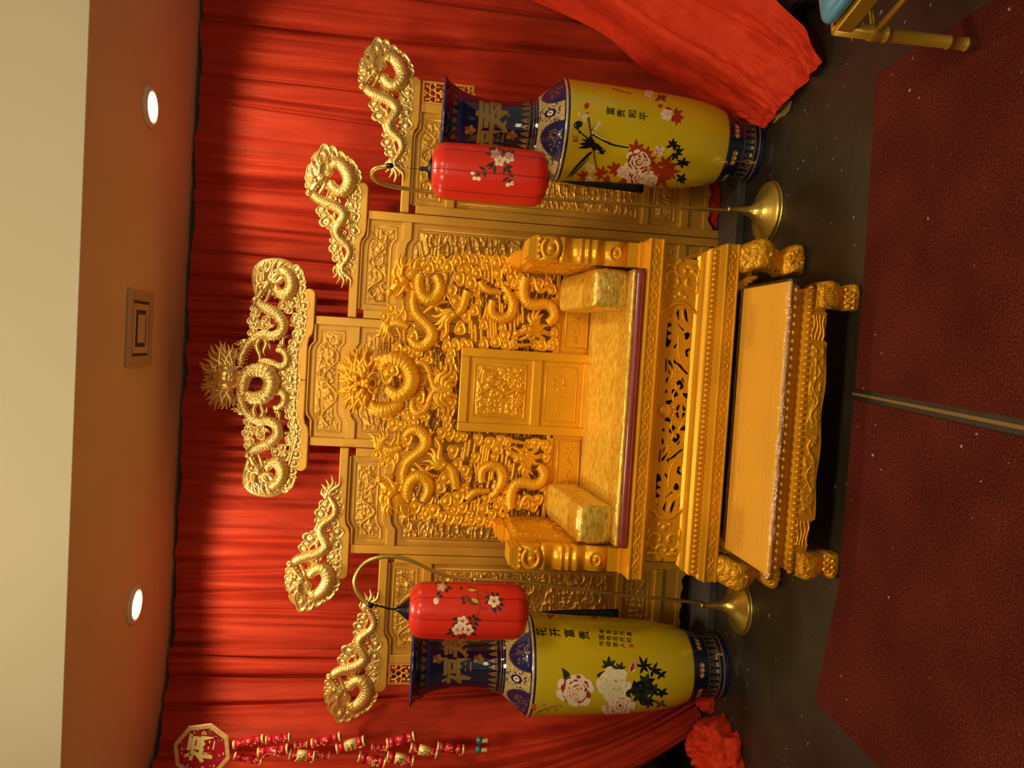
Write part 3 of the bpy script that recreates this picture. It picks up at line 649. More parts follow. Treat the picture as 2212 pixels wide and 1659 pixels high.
# --- crest over the side panels: a dragon looking outwards, traced once
def crest_side(parent, maps, label=None):
    mb = MB(); c = Carve(mb, YS - 0.004, maps)
    d = 0.016
    ringp = [(835, 133), (844, 125), (858, 136), (867, 152), (869, 168), (860, 183), (846, 186), (835, 177), (828, 165)]
    c.tube(ringp, [9, 11, 12.5, 13, 13, 12.5, 11.5, 10, 8], d, 0.85, 8, 12, 0.13); c.fins(ringp, 12, 5, d, 0.9, 1)
    body = [(792, 193), (801, 201), (814, 208), (834, 216), (849, 226), (856, 239), (851, 251), (843, 263), (840, 275), (845, 287), (857, 298), (865, 307), (868, 319), (864, 331), (857, 341), (851, 350)]
    c.tube(body, [9, 10, 10.5, 10.5, 10, 9.5, 9, 9, 8.5, 8, 7.5, 7, 6.5, 5.5, 4.5, 3.5], d, 0.85, 7, 12, 0.12); c.fins(body, 9, 4.5, d, 0.9, 1)
    for t, w in (((832, 373), 5), ((840, 385), 5), ((851, 395), 5.5), ((862, 382), 5), ((871, 394), 5.5), ((869, 368), 4.5)): c.flame((854, 341), t, w, 0.010, 0.12)
    c.flame((846, 332), (836, 366), 4.5, 0.008, -0.2)
    c.head((812, 158), (790, 187), 13, 0.018, [(782, 124), (790, 111), (804, 100), (818, 97), (831, 101), (838, 118)], 6.2)
    for p, r, a in (((816, 103), 12, 0), ((833, 106), 11, 0), ((852, 118), 11, 10), ((863, 124), 9, 10), ((874, 134), 11, 20), ((883, 146), 9, 40), ((884, 158), 10, 60), ((878, 176), 9, 250), ((884, 186), 9, 0),
                    ((883, 201), 10, 60), ((874, 214), 9, 200), ((884, 216), 9, 90), ((880, 228), 8, 0), ((880, 241), 10, 180), ((876, 255), 7, 0), ((879, 271), 11, 20), ((869, 289), 9, 200), ((880, 287), 7, 100),
                    ((812, 223), 9, 120), ((817, 236), 8, 90), ((825, 249), 12, 110), ((832, 259), 8, 110), ((838, 292), 7, 90), ((841, 305), 10, 120), ((845, 317), 8, 120), ((847, 328), 9, 110), ((830, 199), 10, 0),
                    ((787, 135), 8, 150), ((783, 150), 7, 150), ((783, 166), 7, 150), ((866, 232), 7, 0), ((867, 262), 6, 0), ((856, 275), 5, 60), ((874, 305), 7, 0), ((877, 330), 8, 0), ((872, 345), 8, 0), ((878, 360), 7, 0)):
        c.cloud(p, r, a, 0.002)
    for a, b in (((846, 200), (852, 215)), ((866, 205), (858, 226)), ((870, 240), (856, 252)), ((830, 240), (842, 262)), ((837, 222), (836, 250)), ((862, 196), (872, 222))): c.tube([a, b], 3.4, 0.002, 0.8, 3, 7)
    # thin rail that the crest is pegged to the cap with
    c.tube([(888, 168), (890, 230), (889, 278), (884, 300), (883, 392)], 4, 0.0, 0.9, 4, 6)
    c.tube([(792, 118), (803, 106), (818, 102), (836, 108), (853, 119), (868, 130), (880, 145), (885, 165), (884, 190)], [9, 11, 12, 12, 12, 11, 10, 8, 6], -0.004, 0.22, 6, 8)
    c.tube([(790, 178), (786, 160), (786, 140), (794, 122)], [5, 7, 8, 8], -0.004, 0.25, 6, 8); c.tube([(884, 190), (880, 215), (882, 245), (879, 272), (872, 292), (874, 330), (874, 380)], [7, 10, 9, 9, 9, 8, 6], -0.004, 0.25, 6, 8)
    c.tube([(813, 222), (824, 247), (838, 292), (844, 315), (848, 334)], [6, 8, 6, 7, 5], -0.003, 0.25, 6, 8)
    c.claw((866, 246), [(873, 262), (868, 268), (878, 258)], 3.2, 0.012)
    return mb.build('crest', [GOLD_C, GOLD_CD], parent)
DX, DZ = -0.546, 0.231
crest_side(por, [IDN]); crest_side(pr, [lambda x, z: (x + DX, z + DZ)])
crest_side(pol, [lambda x, z: (2*XC - x - 0.034, z + 0.010)]); crest_side(pl, [lambda x, z: (2*XC - x - DX, z + DZ + 0.002)])

# --- crest over the centre panel
def crest_centre(parent):
    mb = MB(); c = Carve(mb, YS - 0.004, [IDN, MIR]); d = 0.018
    ringp = [(607, 588), (619, 590), (629, 606), (629, 624), (619, 637), (604, 634), (596, 621)]
    c.tube(ringp, [8, 10, 11.5, 12, 11.5, 10, 8], d, 0.85, 8, 12, 0.14); c.fins(ringp, 11, 5, d, 0.9, 1)
    body = [(558, 652), (567, 662), (581, 669), (594, 676), (603, 684), (612, 698), (610, 714), (600, 723), (587, 726), (574, 722), (563, 725), (548, 733), (538, 742), (530, 756), (524, 770), (521, 790)]
    c.tube(body, [9, 10, 10.5, 11, 11, 10.5, 10, 9.5, 9, 8.5, 8, 7.5, 7.5, 7, 7, 6], d, 0.85, 7, 12, 0.14); c.fins(body, 9, 5, d, 0.85, 1)
    low = [(560, 777), (573, 781), (587, 784), (598, 789), (608, 792), (617, 787), (620, 774), (615, 763), (606, 757), (596, 757)]
    c.tube(low, [5, 7, 7.5, 7.5, 7.5, 7.5, 7.5, 7, 6, 4], d*0.7, 0.85, 7, 10, 0.16); c.fins(low, 6.5, 5, d*0.7, 0.9, -1)
    for t in ((505, 741), (512, 737), (520, 744), (512, 754)): c.flame((536, 742), t, 5, 0.012, 0.14)
    for t in ((624, 726), (614, 733), (609, 742)): c.flame((600, 748), t, 4, 0.012, 0.16)
    c.flame((565, 728), (556, 792), 5, 0.02, 0.10); c.flame((572, 732), (574, 770), 5, 0.014, -0.1); c.flame((582, 730), (582, 756), 4, 0.012, 0.12)
    c.head((580, 616), (560, 648), 14, 0.020, [(551, 574), (561, 572), (573, 563), (586, 560), (602, 561), (619, 564), (631, 575), (640, 585)], 6.0)
    for p, r, a in (((647, 600), 11, 0), ((652, 608), 8, 20), ((651, 622), 9, 60), ((655, 640), 9, 60), ((657, 660), 10, 60), ((651, 676), 9, 30), ((654, 690), 9, 60), ((648, 704), 10, 40), ((652, 718), 9, 60), ((645, 730), 10, 40), ((640, 746), 10, 60),
                    ((634, 760), 9, 40), ((640, 772), 8, 60), ((637, 790), 10, 60), ((632, 806), 9, 40), ((628, 822), 11, 180), ((640, 826), 9, 60), ((622, 840), 8, 100), ((549, 690), 9, 120), ((553, 702), 8, 110), ((548, 716), 8, 120), ((554, 676), 8, 120),
                    ((576, 690), 8, 200), ((568, 702), 9, 240), ((612, 660), 9, 0), ((624, 670), 8, 0), ((633, 655), 9, 0), ((638, 690), 8, 0), ((625, 650), 7, 0), ((604, 808), 9, 180), ((612, 818), 9, 160), ((606, 826), 8, 100), ((641, 588), 9, 0), ((552, 664), 7, 120)):
        c.cloud(p, r, a, 0.002)
    c.tube([(640, 616), (646, 650), (654, 700), (646, 735), (642, 760), (640, 826)], 5, 0.0, 0.9, 4, 6)
    for a, b in (((596, 700), (575, 712)), ((577, 690), (590, 708)), ((620, 640), (634, 668)), ((610, 700), (640, 704)), ((616, 785), (632, 800)), ((590, 826), (612, 826)), ((606, 760), (634, 758)), ((624, 776), (640, 780))): c.tube([a, b], 3.6, 0.002, 0.8, 3, 7)
    c.tube([(556, 640), (553, 610), (556, 585), (570, 572), (590, 568), (612, 570), (630, 580), (644, 598), (650, 625)], [6, 8, 10, 11, 11, 11, 10, 9, 7], -0.004, 0.22, 6, 8)
    c.tube([(650, 610), (653, 650), (654, 690), (648, 725), (642, 760), (637, 795), (634, 826)], [9, 11, 11, 11, 10, 10, 10], -0.004, 0.25, 6, 8)
    c.tube([(552, 650), (551, 690), (548, 728)], [5, 8, 5], -0.003, 0.3, 6, 8); c.tube([(600, 826), (616, 812), (632, 806)], [8, 7, 6], -0.003, 0.3, 6, 8)
    # coiled body and face on the axis
    c1 = Carve(mb, YS - 0.006, [IDN])
    coil = [(530, 850), (527, 838), (530, 820), (538, 806), (550, 800), (563, 799), (577, 803), (586, 815), (588, 830), (582, 846), (571, 856), (556, 859), (542, 856), (533, 846)]
    c1.tube(coil, [9, 12, 13, 13, 13, 14, 15, 15, 15, 15, 14, 13, 12, 9], 0.026, 0.9, 8, 12, 0.2); c1.fins(coil, 11, 5, 0.026, 0.9, 1)
    c1.knob((492, 813), 30, 0.01, 0.9, 34)
    face(c1, (494, 813), 0.045, [(503, 743), (488, 738), (474, 735), (457, 745), (448, 765), (431, 781), (439, 799), (440, 811), (438, 823), (431, 837), (443, 855), (449, 874), (465, 886), (479, 884), (492, 884), (505, 878), (512, 752)])
    return mb.build('crest', [GOLD_C, GOLD_CD], parent)
crest_centre(pc)

# ------------------------------------------------------------------ the throne
YF = 3.13                                   # front face of its rails
YBK = 3.76                                  # plane of its carved back
throne = thing('throne', 'ornate carved gold dragon throne with openwork back standing behind the footstool', 'throne', (-0.212, 3.45, 0.0))
TX = -0.212
def tx(u): return TX + u
def board_frame(mb, w, y0, y1, z0, z1): mb.box((tx(-w), y0, z0), (tx(w), y1, z1))
def vine(mb, x0, x1, z, y, amp, r, n):
    """running scroll: a waving stem with curled leaves"""
    q = np.linspace(0, n*2*pi, n*14); X = np.linspace(x0, x1, len(q)); mb.tube(np.stack([X, np.full(len(q), y), z + amp*np.sin(q)], 1), r, 6, 0, 0.8)
    for k in range(2*n):
        xc = x0 + (x1 - x0)*(k + 0.5)/(2*n); s = 1 if k % 2 else -1
        a = np.linspace(0, 1.6*pi, 12); rr = amp*0.55*(1 - a/(2.4*pi)); zc = z + s*amp*0.35
        mb.tube(np.stack([xc + rr*np.cos(a), np.full(12, y - 0.001), zc + s*rr*np.sin(a)], 1), [r*0.9]*11 + [r*1.6], 6, 0, 0.8)
        for d in (-1, 1): mb.ell((xc + d*amp*0.95, y, zc - s*amp*0.35), (amp*0.34, r*1.2, amp*0.16))
def beads(mb, x0, x1, z, y, rx, rz, n, tilt=0.0):
    for k in range(n):
        x = x0 + (x1 - x0)*(k + 0.5)/n; c, s_ = cos(tilt), sin(tilt)
        mb.ell((x, y, z), (rx, rz*0.9, rz), 0, 8, 6, [[c, 0, -s_], [0, 1, 0], [s_, 0, c]])

# seat board with its edge rail
mb = MB(); mb.box((tx(-0.70), YF + 0.02, 0.60), (tx(0.70), 3.775, 0.672)); mb.build('seat_board', GOLD_T, throne, bevel=0.004)
def rail(name, z0, z1, w, yf, n):
    mb = MB(); t = (z1 - z0)*0.17
    mb.box((tx(-w), yf, z0), (tx(w), yf + 0.06, z0 + t)); mb.box((tx(-w), yf, z1 - t), (tx(w), yf + 0.06, z1)); mb.box((tx(-w), yf + 0.008, z0 + t), (tx(w), yf + 0.06, z1 - t))
    for sg in (-1, 1):
        xo, xi = (tx(sg*w), tx(sg*(w - 0.06))); a, b = min(xo, xi), max(xo, xi); mb.box((a, yf + 0.06, z0), (b, 3.775, z1))
    o = mb.build(name, GOLD_T, throne, bevel=0.003)
    vb = MB(); vine(vb, tx(-w + 0.03), tx(w - 0.03), (z0 + z1)/2, yf + 0.007, (z1 - z0)*0.21, 0.0032, n); vb.build('vine_carving', GOLD_T, o)
    return o
rail('seat_rail', 0.615, 0.678, 0.7165, YF, 15)
rail('lower_rail', 0.286, 0.347, 0.7195, YF, 15)

# apron between the rails, pierced by a cartouche
ZC, HZ, HX = 0.515, 0.080, 0.455
def cart(n=16):
    """cartouche outline: straight sides with lobed ends"""
    P = []
    for sg in (1, -1):
        e = [(HX - 0.075, -HZ), (HX - 0.050, -HZ*0.98), (HX - 0.032, -HZ*0.80), (HX - 0.030, -HZ*0.62), (HX - 0.012, -HZ*0.45), (HX, -HZ*0.18), (HX, HZ*0.18), (HX - 0.012, HZ*0.45), (HX - 0.030, HZ*0.62), (HX - 0.032, HZ*0.80), (HX - 0.050, HZ*0.98), (HX - 0.075, HZ)]
        P += [(tx(sg*u), ZC + sg*z) for u, z in e]
        for k in range(1, 9): P.append((tx(sg*(HX - 0.075)*(1 - 2*k/9)), ZC + sg*HZ))
    return P
mb = MB(); cp = cart(); n = len(cp); W0, W1, Z0, Z1 = tx(-0.648), tx(0.648), 0.412, 0.612
def outer(p):
    dx, dz = p[0] - TX, p[1] - ZC; s = min((0.648/abs(dx)) if abs(dx) > 1e-6 else 9e9, ((Z1 - ZC) if dz > 0 else (ZC - Z0))/max(abs(dz), 1e-6)); return (TX + dx*s, ZC + dz*s)
# board around the hole: fan of quads between the outline and the rectangle, split along x
YA = YF + 0.055
import bmesh as _bm
def pierced_board(mb, outline, rect, y0, y1):
    bm = bmesh.new(); x0, x1, z0, z1 = rect
    R = [bm.verts.new((x, 0, z)) for x, z in ((x0, z0), (x1, z0), (x1, z1), (x0, z1))]; O = [bm.verts.new((x, 0, z)) for x, z in outline]
    E = [bm.edges.new((R[i], R[(i + 1) % 4])) for i in range(4)] + [bm.edges.new((O[i], O[(i + 1) % len(O)])) for i in range(len(O))]
    bmesh.ops.triangle_fill(bm, use_beauty=True, use_dissolve=False, edges=E)
    bm.verts.index_update(); V = [tuple(v.co) for v in bm.verts]; Fc = []
    for f in bm.faces:
        c = f.calc_center_median(); inside = point_in((c.x, c.z), outline)
        if not inside: Fc.append([v.index for v in f.verts])
    bm.free()
    mb.add([(x, y0, z) for x, _, z in V], Fc, 0, False); mb.add([(x, y1, z) for x, _, z in V], Fc, 0, False)
    for P in (outline, [(x0, z0), (x1, z0), (x1, z1), (x0, z1)]):
        m_ = len(P); mb.add([(x, y0, z) for x, z in P] + [(x, y1, z) for x, z in P], [(i, (i + 1) % m_, (i + 1) % m_ + m_, i + m_) for i in range(m_)], 0, False)
def point_in(p, poly):
    x, z = p; r = False
    for i in range(len(poly)):
        a, b = poly[i], poly[i - 1]
        if (a[1] > z) != (b[1] > z) and x < (b[0] - a[0])*(z - a[1])/(b[1] - a[1]) + a[0]: r = not r
    return r
pierced_board(mb, cp, (W0, W1, Z0, Z1), YA, YA + 0.03)
mb.box((W0, YA + 0.03, Z0), (W0 + 0.03, 3.78, Z1)); mb.box((W1 - 0.03, YA + 0.03, Z0), (W1, 3.78, Z1)); mb.box((W0, 3.75, Z0), (W1, 3.78, Z1))
apron = mb.build('apron', GOLD_T, throne, bevel=0.0)
mb = MB(); L = cp + [cp[0], cp[1]]
for off, r in ((1.0, 0.0065),): mb.tube([(TX + (x - TX)*1.015, YA - 0.002, ZC + (z - ZC)*1.06) for x, z in L], r, 8, 0, 0.8, False)
mb.tube([(TX + (x - TX)*1.035, YA, ZC + (z - ZC)*1.15) for x, z in L], 0.0035, 6, 0, 0.8, False)
mb.build('cartouche_moulding', GOLD_T, apron)
# flat pierced carving across the opening: a pair of dragons facing a pearl, cut out around small holes
HOLES = [[(300,190),(330,150),(335,290),(330,410),(275,470)], [(385,115),(415,85),(415,190),(400,170)], [(475,65),(500,110),(510,200),(490,200),(470,130)], [(555,150),(580,165),(575,215),(560,205)], [(400,215),(440,270),(470,290),(450,300),(405,240)],
 [(470,340),(500,320),(535,335),(525,370),(495,395),(470,370)], [(588,240),(600,255),(594,330),(585,290)], [(355,470),(390,430),(385,470),(360,485)], [(480,510),(510,490),(540,490),(510,530),(520,565),(490,565)], [(550,515),(572,560),(570,640),(556,590)], [(270,600),(286,600),(283,715),(268,715)],
 [(300,610),(325,615),(345,660),(360,720),(330,670),(305,640)], [(360,600),(385,590),(385,625),(440,660),(470,700),(510,740),(490,750),(440,700),(390,650),(365,640)], [(300,690),(318,725),(320,760),(302,730)], [(276,800),(300,780),(300,810),(276,860)], [(395,830),(430,815),(460,850),(465,890),(420,910),(430,860),(385,870)],
 [(270,915),(290,910),(290,950),(268,950)], [(340,915),(370,910),(410,970),(400,1000),(365,990),(340,950)], [(430,935),(470,950),(520,950),(500,1005),(470,980)], [(278,1030),(335,1015),(340,1045),(290,1075)], [(400,1080),(420,1050),(428,1070),(412,1126),(392,1126),(385,1110)], [(455,1065),(488,1110),(484,1128),(456,1128)], [(520,970),(536,945),(535,1000),(520,1000)], [(440,800),(456,790),(470,830),(462,840)], [(350,560),(366,520),(372,545),(360,575)]]
XP = at(1452, 886, YA)[0]
def hp(zx, zy): q = at(1380 + zx/4.61, 640 + zy/4.61, YA); return (TX + (q[0] - XP)*0.965, ZC + (q[2] - 0.513)*0.94)
def pierced(mb, outline, holes, y0, y1):
    bm = bmesh.new(); E = []
    for P in [outline] + holes:
        vs = [bm.verts.new((x, 0, z)) for x, z in P]; E += [bm.edges.new((vs[i], vs[(i + 1) % len(vs)])) for i in range(len(vs))]
    bmesh.ops.triangle_fill(bm, use_beauty=True, use_dissolve=False, edges=E); bm.verts.index_update()
    V = [tuple(v.co) for v in bm.verts]; Fc = []
    for f in bm.faces:
        c = f.calc_center_median()
        if point_in((c.x, c.z), outline) and not any(point_in((c.x, c.z), h) for h in holes): Fc.append([v.index for v in f.verts])
    bm.free(); mb.add([(x, y0, z) for x, _, z in V], Fc, 0, False)
    for P in holes:
        k = len(P); mb.add([(x, y0, z) for x, z in P] + [(x, y1, z) for x, z in P], [(i, (i + 1) % k, (i + 1) % k + k, i + k) for i in range(k)], 0, False)
mb = MB(); inner = [(TX + (x - TX)*0.999, ZC + (z - ZC)*0.995) for x, z in cp]; hs = []
for H in HOLES:
    H = np.array(H, float); H = H.mean(0) + (H - H.mean(0))*1.07; P = [hp(*p) for p in H]; P = [tuple(q) for q in catmull([(x, z, 0) for x, z in P + [P[0]]], 3)[:-1, :2]]
    P = [p for p in P if point_in(p, inner)]
    if len(P) > 3: hs += [P, [(2*TX - x, z) for x, z in P]]
pierced(mb, inner, hs, YA + 0.006, YA + 0.022)
c = Carve(mb, YA + 0.006, [lambda x, z: (TX + (x - XP)*0.965, ZC + (z - 0.513)*0.94), lambda x, z: (TX - (x - XP)*0.965, ZC + (z - 0.513)*0.94)])
def zp(P): return [(1380 + a/4.61, 640 + b/4.61) for a, b in P]
for P, r in (([(440, 80), (460, 190), (520, 240), (560, 330), (550, 450), (530, 560), (540, 700), (520, 800), (500, 920)], 2.0), ([(410, 330), (400, 450), (410, 560), (450, 640), (520, 700)], 2.0), ([(350, 740), (400, 720), (420, 690)], 2.0), ([(350, 780), (380, 740), (370, 690)], 2.0), ([(320, 820), (340, 760), (345, 700)], 2.0), ([(330, 860), (370, 840), (380, 900), (350, 960), (350, 1040)], 2.0), ([(450, 1000), (440, 930), (480, 900), (520, 880)], 2.0), ([(470, 880), (500, 930), (530, 920)], 1.6)): c.tube(zp(P), r, 0.0, 0.6, 6, 6)
for p, r in (((350, 190), 9), ((365, 290), 9), ((355, 370), 8), ((310, 520), 11), ((340, 560), 9), ((580, 440), 8), ((570, 730), 8), ((310, 880), 9), ((300, 980), 8), ((430, 1010), 8), ((530, 1050), 9), ((440, 380), 8), ((540, 620), 8)): c.cloud(zp([p])[0], r, 90, -0.006, 0.3)
mb.ell((TX, YA + 0.004, 0.545), (0.031, 0.010, 0.029), 0, 24, 12)
for sg in (-1, 1):
    q = np.linspace(0, 1, 20); mb.tube(np.stack([TX + sg*(0.012 + 0.05*q), np.full(20, YA + 0.006), 0.505 - 0.05*q + 0.012*np.sin(q*8)], 1), 0.004*(1.2 - q*0.7), 6)
mb.build('dragon_openwork', GOLD_T, apron)
mb = MB(); mb.box((tx(-0.56), YA + 0.12, 0.42), (tx(0.56), YA + 0.13, 0.61)); mb.build('hollow_shade_sheet', DARKHOLE, apron)  # near-black sheet, paints the shade of the hollow behind the openings
# leaf carving at both ends, under-moulding and bead row
for sg in (-1, 1):
    mb = MB()
    for k, (u, z, r) in enumerate(((0.555, 0.545, 0.045), (0.555, 0.478, 0.045), (0.60, 0.515, 0.04))):
        a = np.linspace(0, 1.7*pi, 18); rr = r*(1 - a/(2.3*pi)); s = 1 if k != 1 else -1
        mb.tube(np.stack([tx(sg*(u + rr*np.cos(a))), np.full(18, YA - 0.001), z + s*rr*np.sin(a)], 1), [0.009]*17 + [0.012], 7, 0, 0.6)
    for u, z, ru, rz in ((0.500, 0.515, 0.016, 0.014), (0.487, 0.537, 0.010, 0.010), (0.487, 0.493, 0.010, 0.010), (0.53, 0.585, 0.03, 0.008), (0.53, 0.445, 0.03, 0.008), (0.585, 0.59, 0.03, 0.010), (0.585, 0.44, 0.03, 0.010), (0.615, 0.56, 0.012, 0.03), (0.615, 0.47, 0.012, 0.03)): mb.ell((tx(sg*u), YA, z), (ru, 0.008, rz))
    mb.build('leaf_carving', GOLD_T, apron)
mb = MB()
prof = [(0.610, 0.040), (0.600, 0.020), (0.592, 0.012)]
def sweep(mb, prof, w):
    """moulding profile (z, inset) carried round the front and both sides"""
    P = []
    for z, i in prof: P.append([(tx(-w + i), 3.775, z), (tx(-w + i), YF + i, z), (tx(w - i), YF + i, z), (tx(w - i), 3.775, z)])
    mb.grid(P, 0, False)
sweep(mb, [(0.620, 0.006), (0.610, 0.020), (0.603, 0.045), (0.600, 0.066)], 0.7165)
sweep(mb, [(0.452, 0.058), (0.440, 0.050), (0.432, 0.036), (0.420, 0.034), (0.408, 0.022), (0.400, 0.020)], 0.7165); sweep(mb, [(0.400, 0.024), (0.372, 0.020), (0.366, 0.008), (0.345, 0.004)], 0.7195)
beads(mb, tx(-0.69), tx(0.69), 0.387, YF + 0.018, 0.0105, 0.0125, 62, 0.3)
mb.build('waist_moulding', GOLD_T, throne)

# cabriole legs with animal-mask knees and scroll feet
def leg_mesh(mb, xc, yc, sx, sy, H, w, out):
    """loft of rounded squares: swelling knee, thin ankle, scroll foot"""
    prof = [(1.0, 1.00, 0.0), (0.86, 1.06, 0.10), (0.70, 1.08, 0.22), (0.56, 1.02, 0.20), (0.44, 0.90, 0.10), (0.36, 0.80, 0.0), (0.30, 0.80, -0.02), (0.25, 0.92, 0.05), (0.16, 1.00, 0.16), (0.07, 0.98, 0.17), (0.0, 0.90, 0.08)]
    prof = catmull([(a, b, c) for a, b, c in prof], 4); n = 28; th = np.linspace(0, 2*pi, n, endpoint=False); P = []
    for a, b, c in prof:
        h = w*b/2; x = np.sign(np.cos(th))*np.abs(np.cos(th))**0.45*h; y = np.sign(np.sin(th))*np.abs(np.sin(th))**0.45*h
        P.append(np.stack([xc + x + sx*out*c, yc + y + sy*out*c, np.full(n, a*H)], 1))
    mb.grid(np.array(P), 0, True, True); b0 = mb.n - n*len(P); mb.F.append(tuple(b0 + (len(P) - 1)*n + j for j in range(n))); mb.M.append(0); mb.S.append(False)
def throne_leg(sx, sy):
    mb = MB(); xc, yc = tx(sx*0.655), (YF + 0.062 if sy < 0 else 3.695)
    leg_mesh(mb, xc, yc, sx, sy, 0.286, 0.122, 0.14)
    if sy < 0:
        yk = yc - 0.088; r = random.Random(3)
        for k in range(14):           # mane locks on the knee
            u = (k - 6.5)/7; x = xc + sx*0.028 + u*0.05; z0 = 0.262 - 0.02*abs(u); z1 = z0 - 0.055 - 0.02*r.random()
            q = np.linspace(0, 1, 9); mb.tube(np.stack([x + 0.006*np.sin(q*6 + k), yk + 0.02*np.abs(q - 0.5) + 0.006, z0 + (z1 - z0)*q], 1), 0.0045*(1.1 - 0.6*q), 6)
        for dx in (-0.022, 0.022): mb.ell((xc + sx*0.028 + dx, yk + 0.004, 0.185), (0.012, 0.010, 0.010)); mb.ell((xc + sx*0.028 + dx*1.5, yk + 0.012, 0.160), (0.013, 0.009, 0.014))
        mb.ell((xc + sx*0.028, yk + 0.002, 0.165), (0.012, 0.012, 0.014))
        for k in range(9):
            a = k*0.7; mb.ell((xc + sx*0.02 + 0.03*cos(a), yc - 0.082 + 0.006*(k % 3), 0.045 + 0.028*sin(a)), (0.011, 0.008, 0.010))
        mb.tube([(xc + sx*0.02 + 0.02*cos(a)*(1 - a/16), yc - 0.083, 0.045 + 0.02*sin(a)*(1 - a/16)) for a in np.linspace(0, 9, 30)], 0.004, 6)
    o = mb.build('leg', GOLD_TR, throne)
    if sy < 0:                        # ribbed bracket on the inner side
        bm_ = MB(); xi = xc - sx*0.062
        for k in range(4):
            a = np.linspace(pi/2, pi*0.02, 9); r0 = 0.118 - k*0.022
            bm_.tube([(xi - sx*0.075 + sx*(0.085 - k*0.0185)*0 + sx*(0.075 - 0.0)*0 - sx*0.0 + sx*0.072*cos(q)*(1 - 0.22*k), yc - 0.02, 0.286 - 0.002 - 0.10*(1 - 0.22*k)*(1 - sin(q)) ) for q in a], 0.012, 8, 0, 1.6)
        bm_.build('ribbed_bracket', GOLD_T, o)
for sx in (-1, 1):
    for sy in (-1, 1): throne_leg(sx, sy)

# --- carved back
back = thing_back = None
mb = MB()
mb.box((tx(-0.60), YBK, 0.672), (tx(0.60), YBK + 0.035, 0.735)); mb.box((tx(-0.60), YBK, 0.915), (tx(0.60), YBK + 0.035, 0.945))
for a, b in ((-0.60, -0.55), (-0.205, -0.165), (0.165, 0.205), (0.55, 0.60)): mb.box((tx(a), YBK, 0.672), (tx(b), YBK + 0.035, 0.93))
mb.box((tx(-0.58), YBK + 0.016, 0.70), (tx(0.58), YBK + 0.03, 0.93))
mb.box((tx(-0.66), YBK + 0.004, 0.672), (tx(-0.60), YBK + 0.035, 1.34)); mb.box((tx(0.60), YBK + 0.004, 0.672), (tx(0.66), YBK + 0.035, 1.34))
backrest = mb.build('backrest', GOLD_T, throne, bevel=0.003)
# framed tablet in the middle of the back
CX0 = -0.196 - TX
def bx(u): return -0.196 + u
mb = MB(); yf = YBK - 0.03; a0, a1 = 0.735, 1.394
mb.box((bx(-0.202), yf, a0), (bx(-0.160), YBK + 0.03, a1)); mb.box((bx(0.160), yf, a0), (bx(0.202), YBK + 0.03, a1))
for z0, z1 in ((1.352, a1), (0.998, 1.042), (0.735, 0.792)): mb.box((bx(-0.160), yf, z0), (bx(0.160), YBK + 0.03, z1))
mb.box((bx(-0.17), yf + 0.020, a0), (bx(0.17), YBK + 0.02, a1))
tab = mb.build('back_tablet', GOLD_T, throne, bevel=0.004)
mb = MB(); e = ([(bx(-0.160), 1.042), (bx(0.160), 1.042)], [(bx(-0.160 + 0), 1.352), (bx(0.160), 1.352)])
cell_frame(mb, e, yf + 0.019, 0.030, 0.007); relief(mb, e, yf + 0.0195, 0.040, 0.0085, 77, 34, 46, 0.0026)
q = np.linspace(0, 1, 80)
for sg in (-1, 1): mb.tube(np.stack([bx(sg*(0.01 + 0.085*q)), np.full(80, yf + 0.013), 1.15 + 0.10*q + 0.022*np.sin(q*12)], 1), 0.006*(1 - 0.6*q), 7)
mb.tube([(bx(0.0 + 0.014*sin(k*0.8)), yf + 0.012, 1.08 + k*0.016) for k in range(15)], [0.010*(1 - 0.03*k) for k in range(15)], 8)
for k in range(5): mb.tube(np.stack([bx(-0.10 + 0.2*q), np.full(80, yf + 0.015), 1.085 + 0.008*k + 0.010*np.sin(q*14 + k)], 1), 0.0028, 6)
mb.build('tablet_relief', GOLD_T, tab)
mb = MB(); e = ([(bx(-0.160), 0.792), (bx(0.160), 0.792)], [(bx(-0.160), 0.998), (bx(0.160), 0.998)]); cell_frame(mb, e, yf + 0.019, 0.026, 0.005)
q = np.linspace(0, 1, 70)
mb.tube(np.stack([bx(-0.10 + 0.20*q), np.full(70, yf + 0.018), 0.895 + 0.018*np.sin(q*13)*(1 - 0.3*q)], 1), 0.0035, 6)
for u, z, r in ((0.05, 0.92, 0.017), (0.06, 0.875, 0.014), (0.02, 0.905, 0.012), (0.085, 0.905, 0.009), (0.035, 0.872, 0.010)):
    a = np.linspace(0, 1.7*pi, 16); mb.tube(np.stack([bx(u) + r*(1 - a/9)*np.cos(a), np.full(16, yf + 0.018), z + r*(1 - a/9)*np.sin(a)], 1), 0.0028, 6)
mb.build('tablet_scroll_carving', GOLD_T, tab)
for sg in (-1, 1):
    mb = MB(); x0, x1 = sorted((bx(sg*0.202), tx(sg*0.55))); e = ([(x0, 0.745), (x1, 0.745)], [(x0, 0.915), (x1, 0.915)]); cell_frame(mb, e, YBK + 0.015, 0.030, 0.006)
    for k in range(5):
        a = np.linspace(0, 1.6*pi, 14); r = 0.011; xk = x0 + (x1 - x0)*(0.22 + 0.14*k); mb.tube(np.stack([xk + r*np.cos(a + k), np.full(14, YBK + 0.014), 0.835 + r*np.sin(a + k)], 1), 0.003, 6)
    mb.tube([(x0 + (x1 - x0)*(0.15 + 0.7*t_), YBK + 0.014, 0.825 + 0.010*sin(t_*18)) for t_ in np.linspace(0, 1, 40)], 0.003, 6)
    mb.build('side_panel_carving', GOLD_T, backrest)

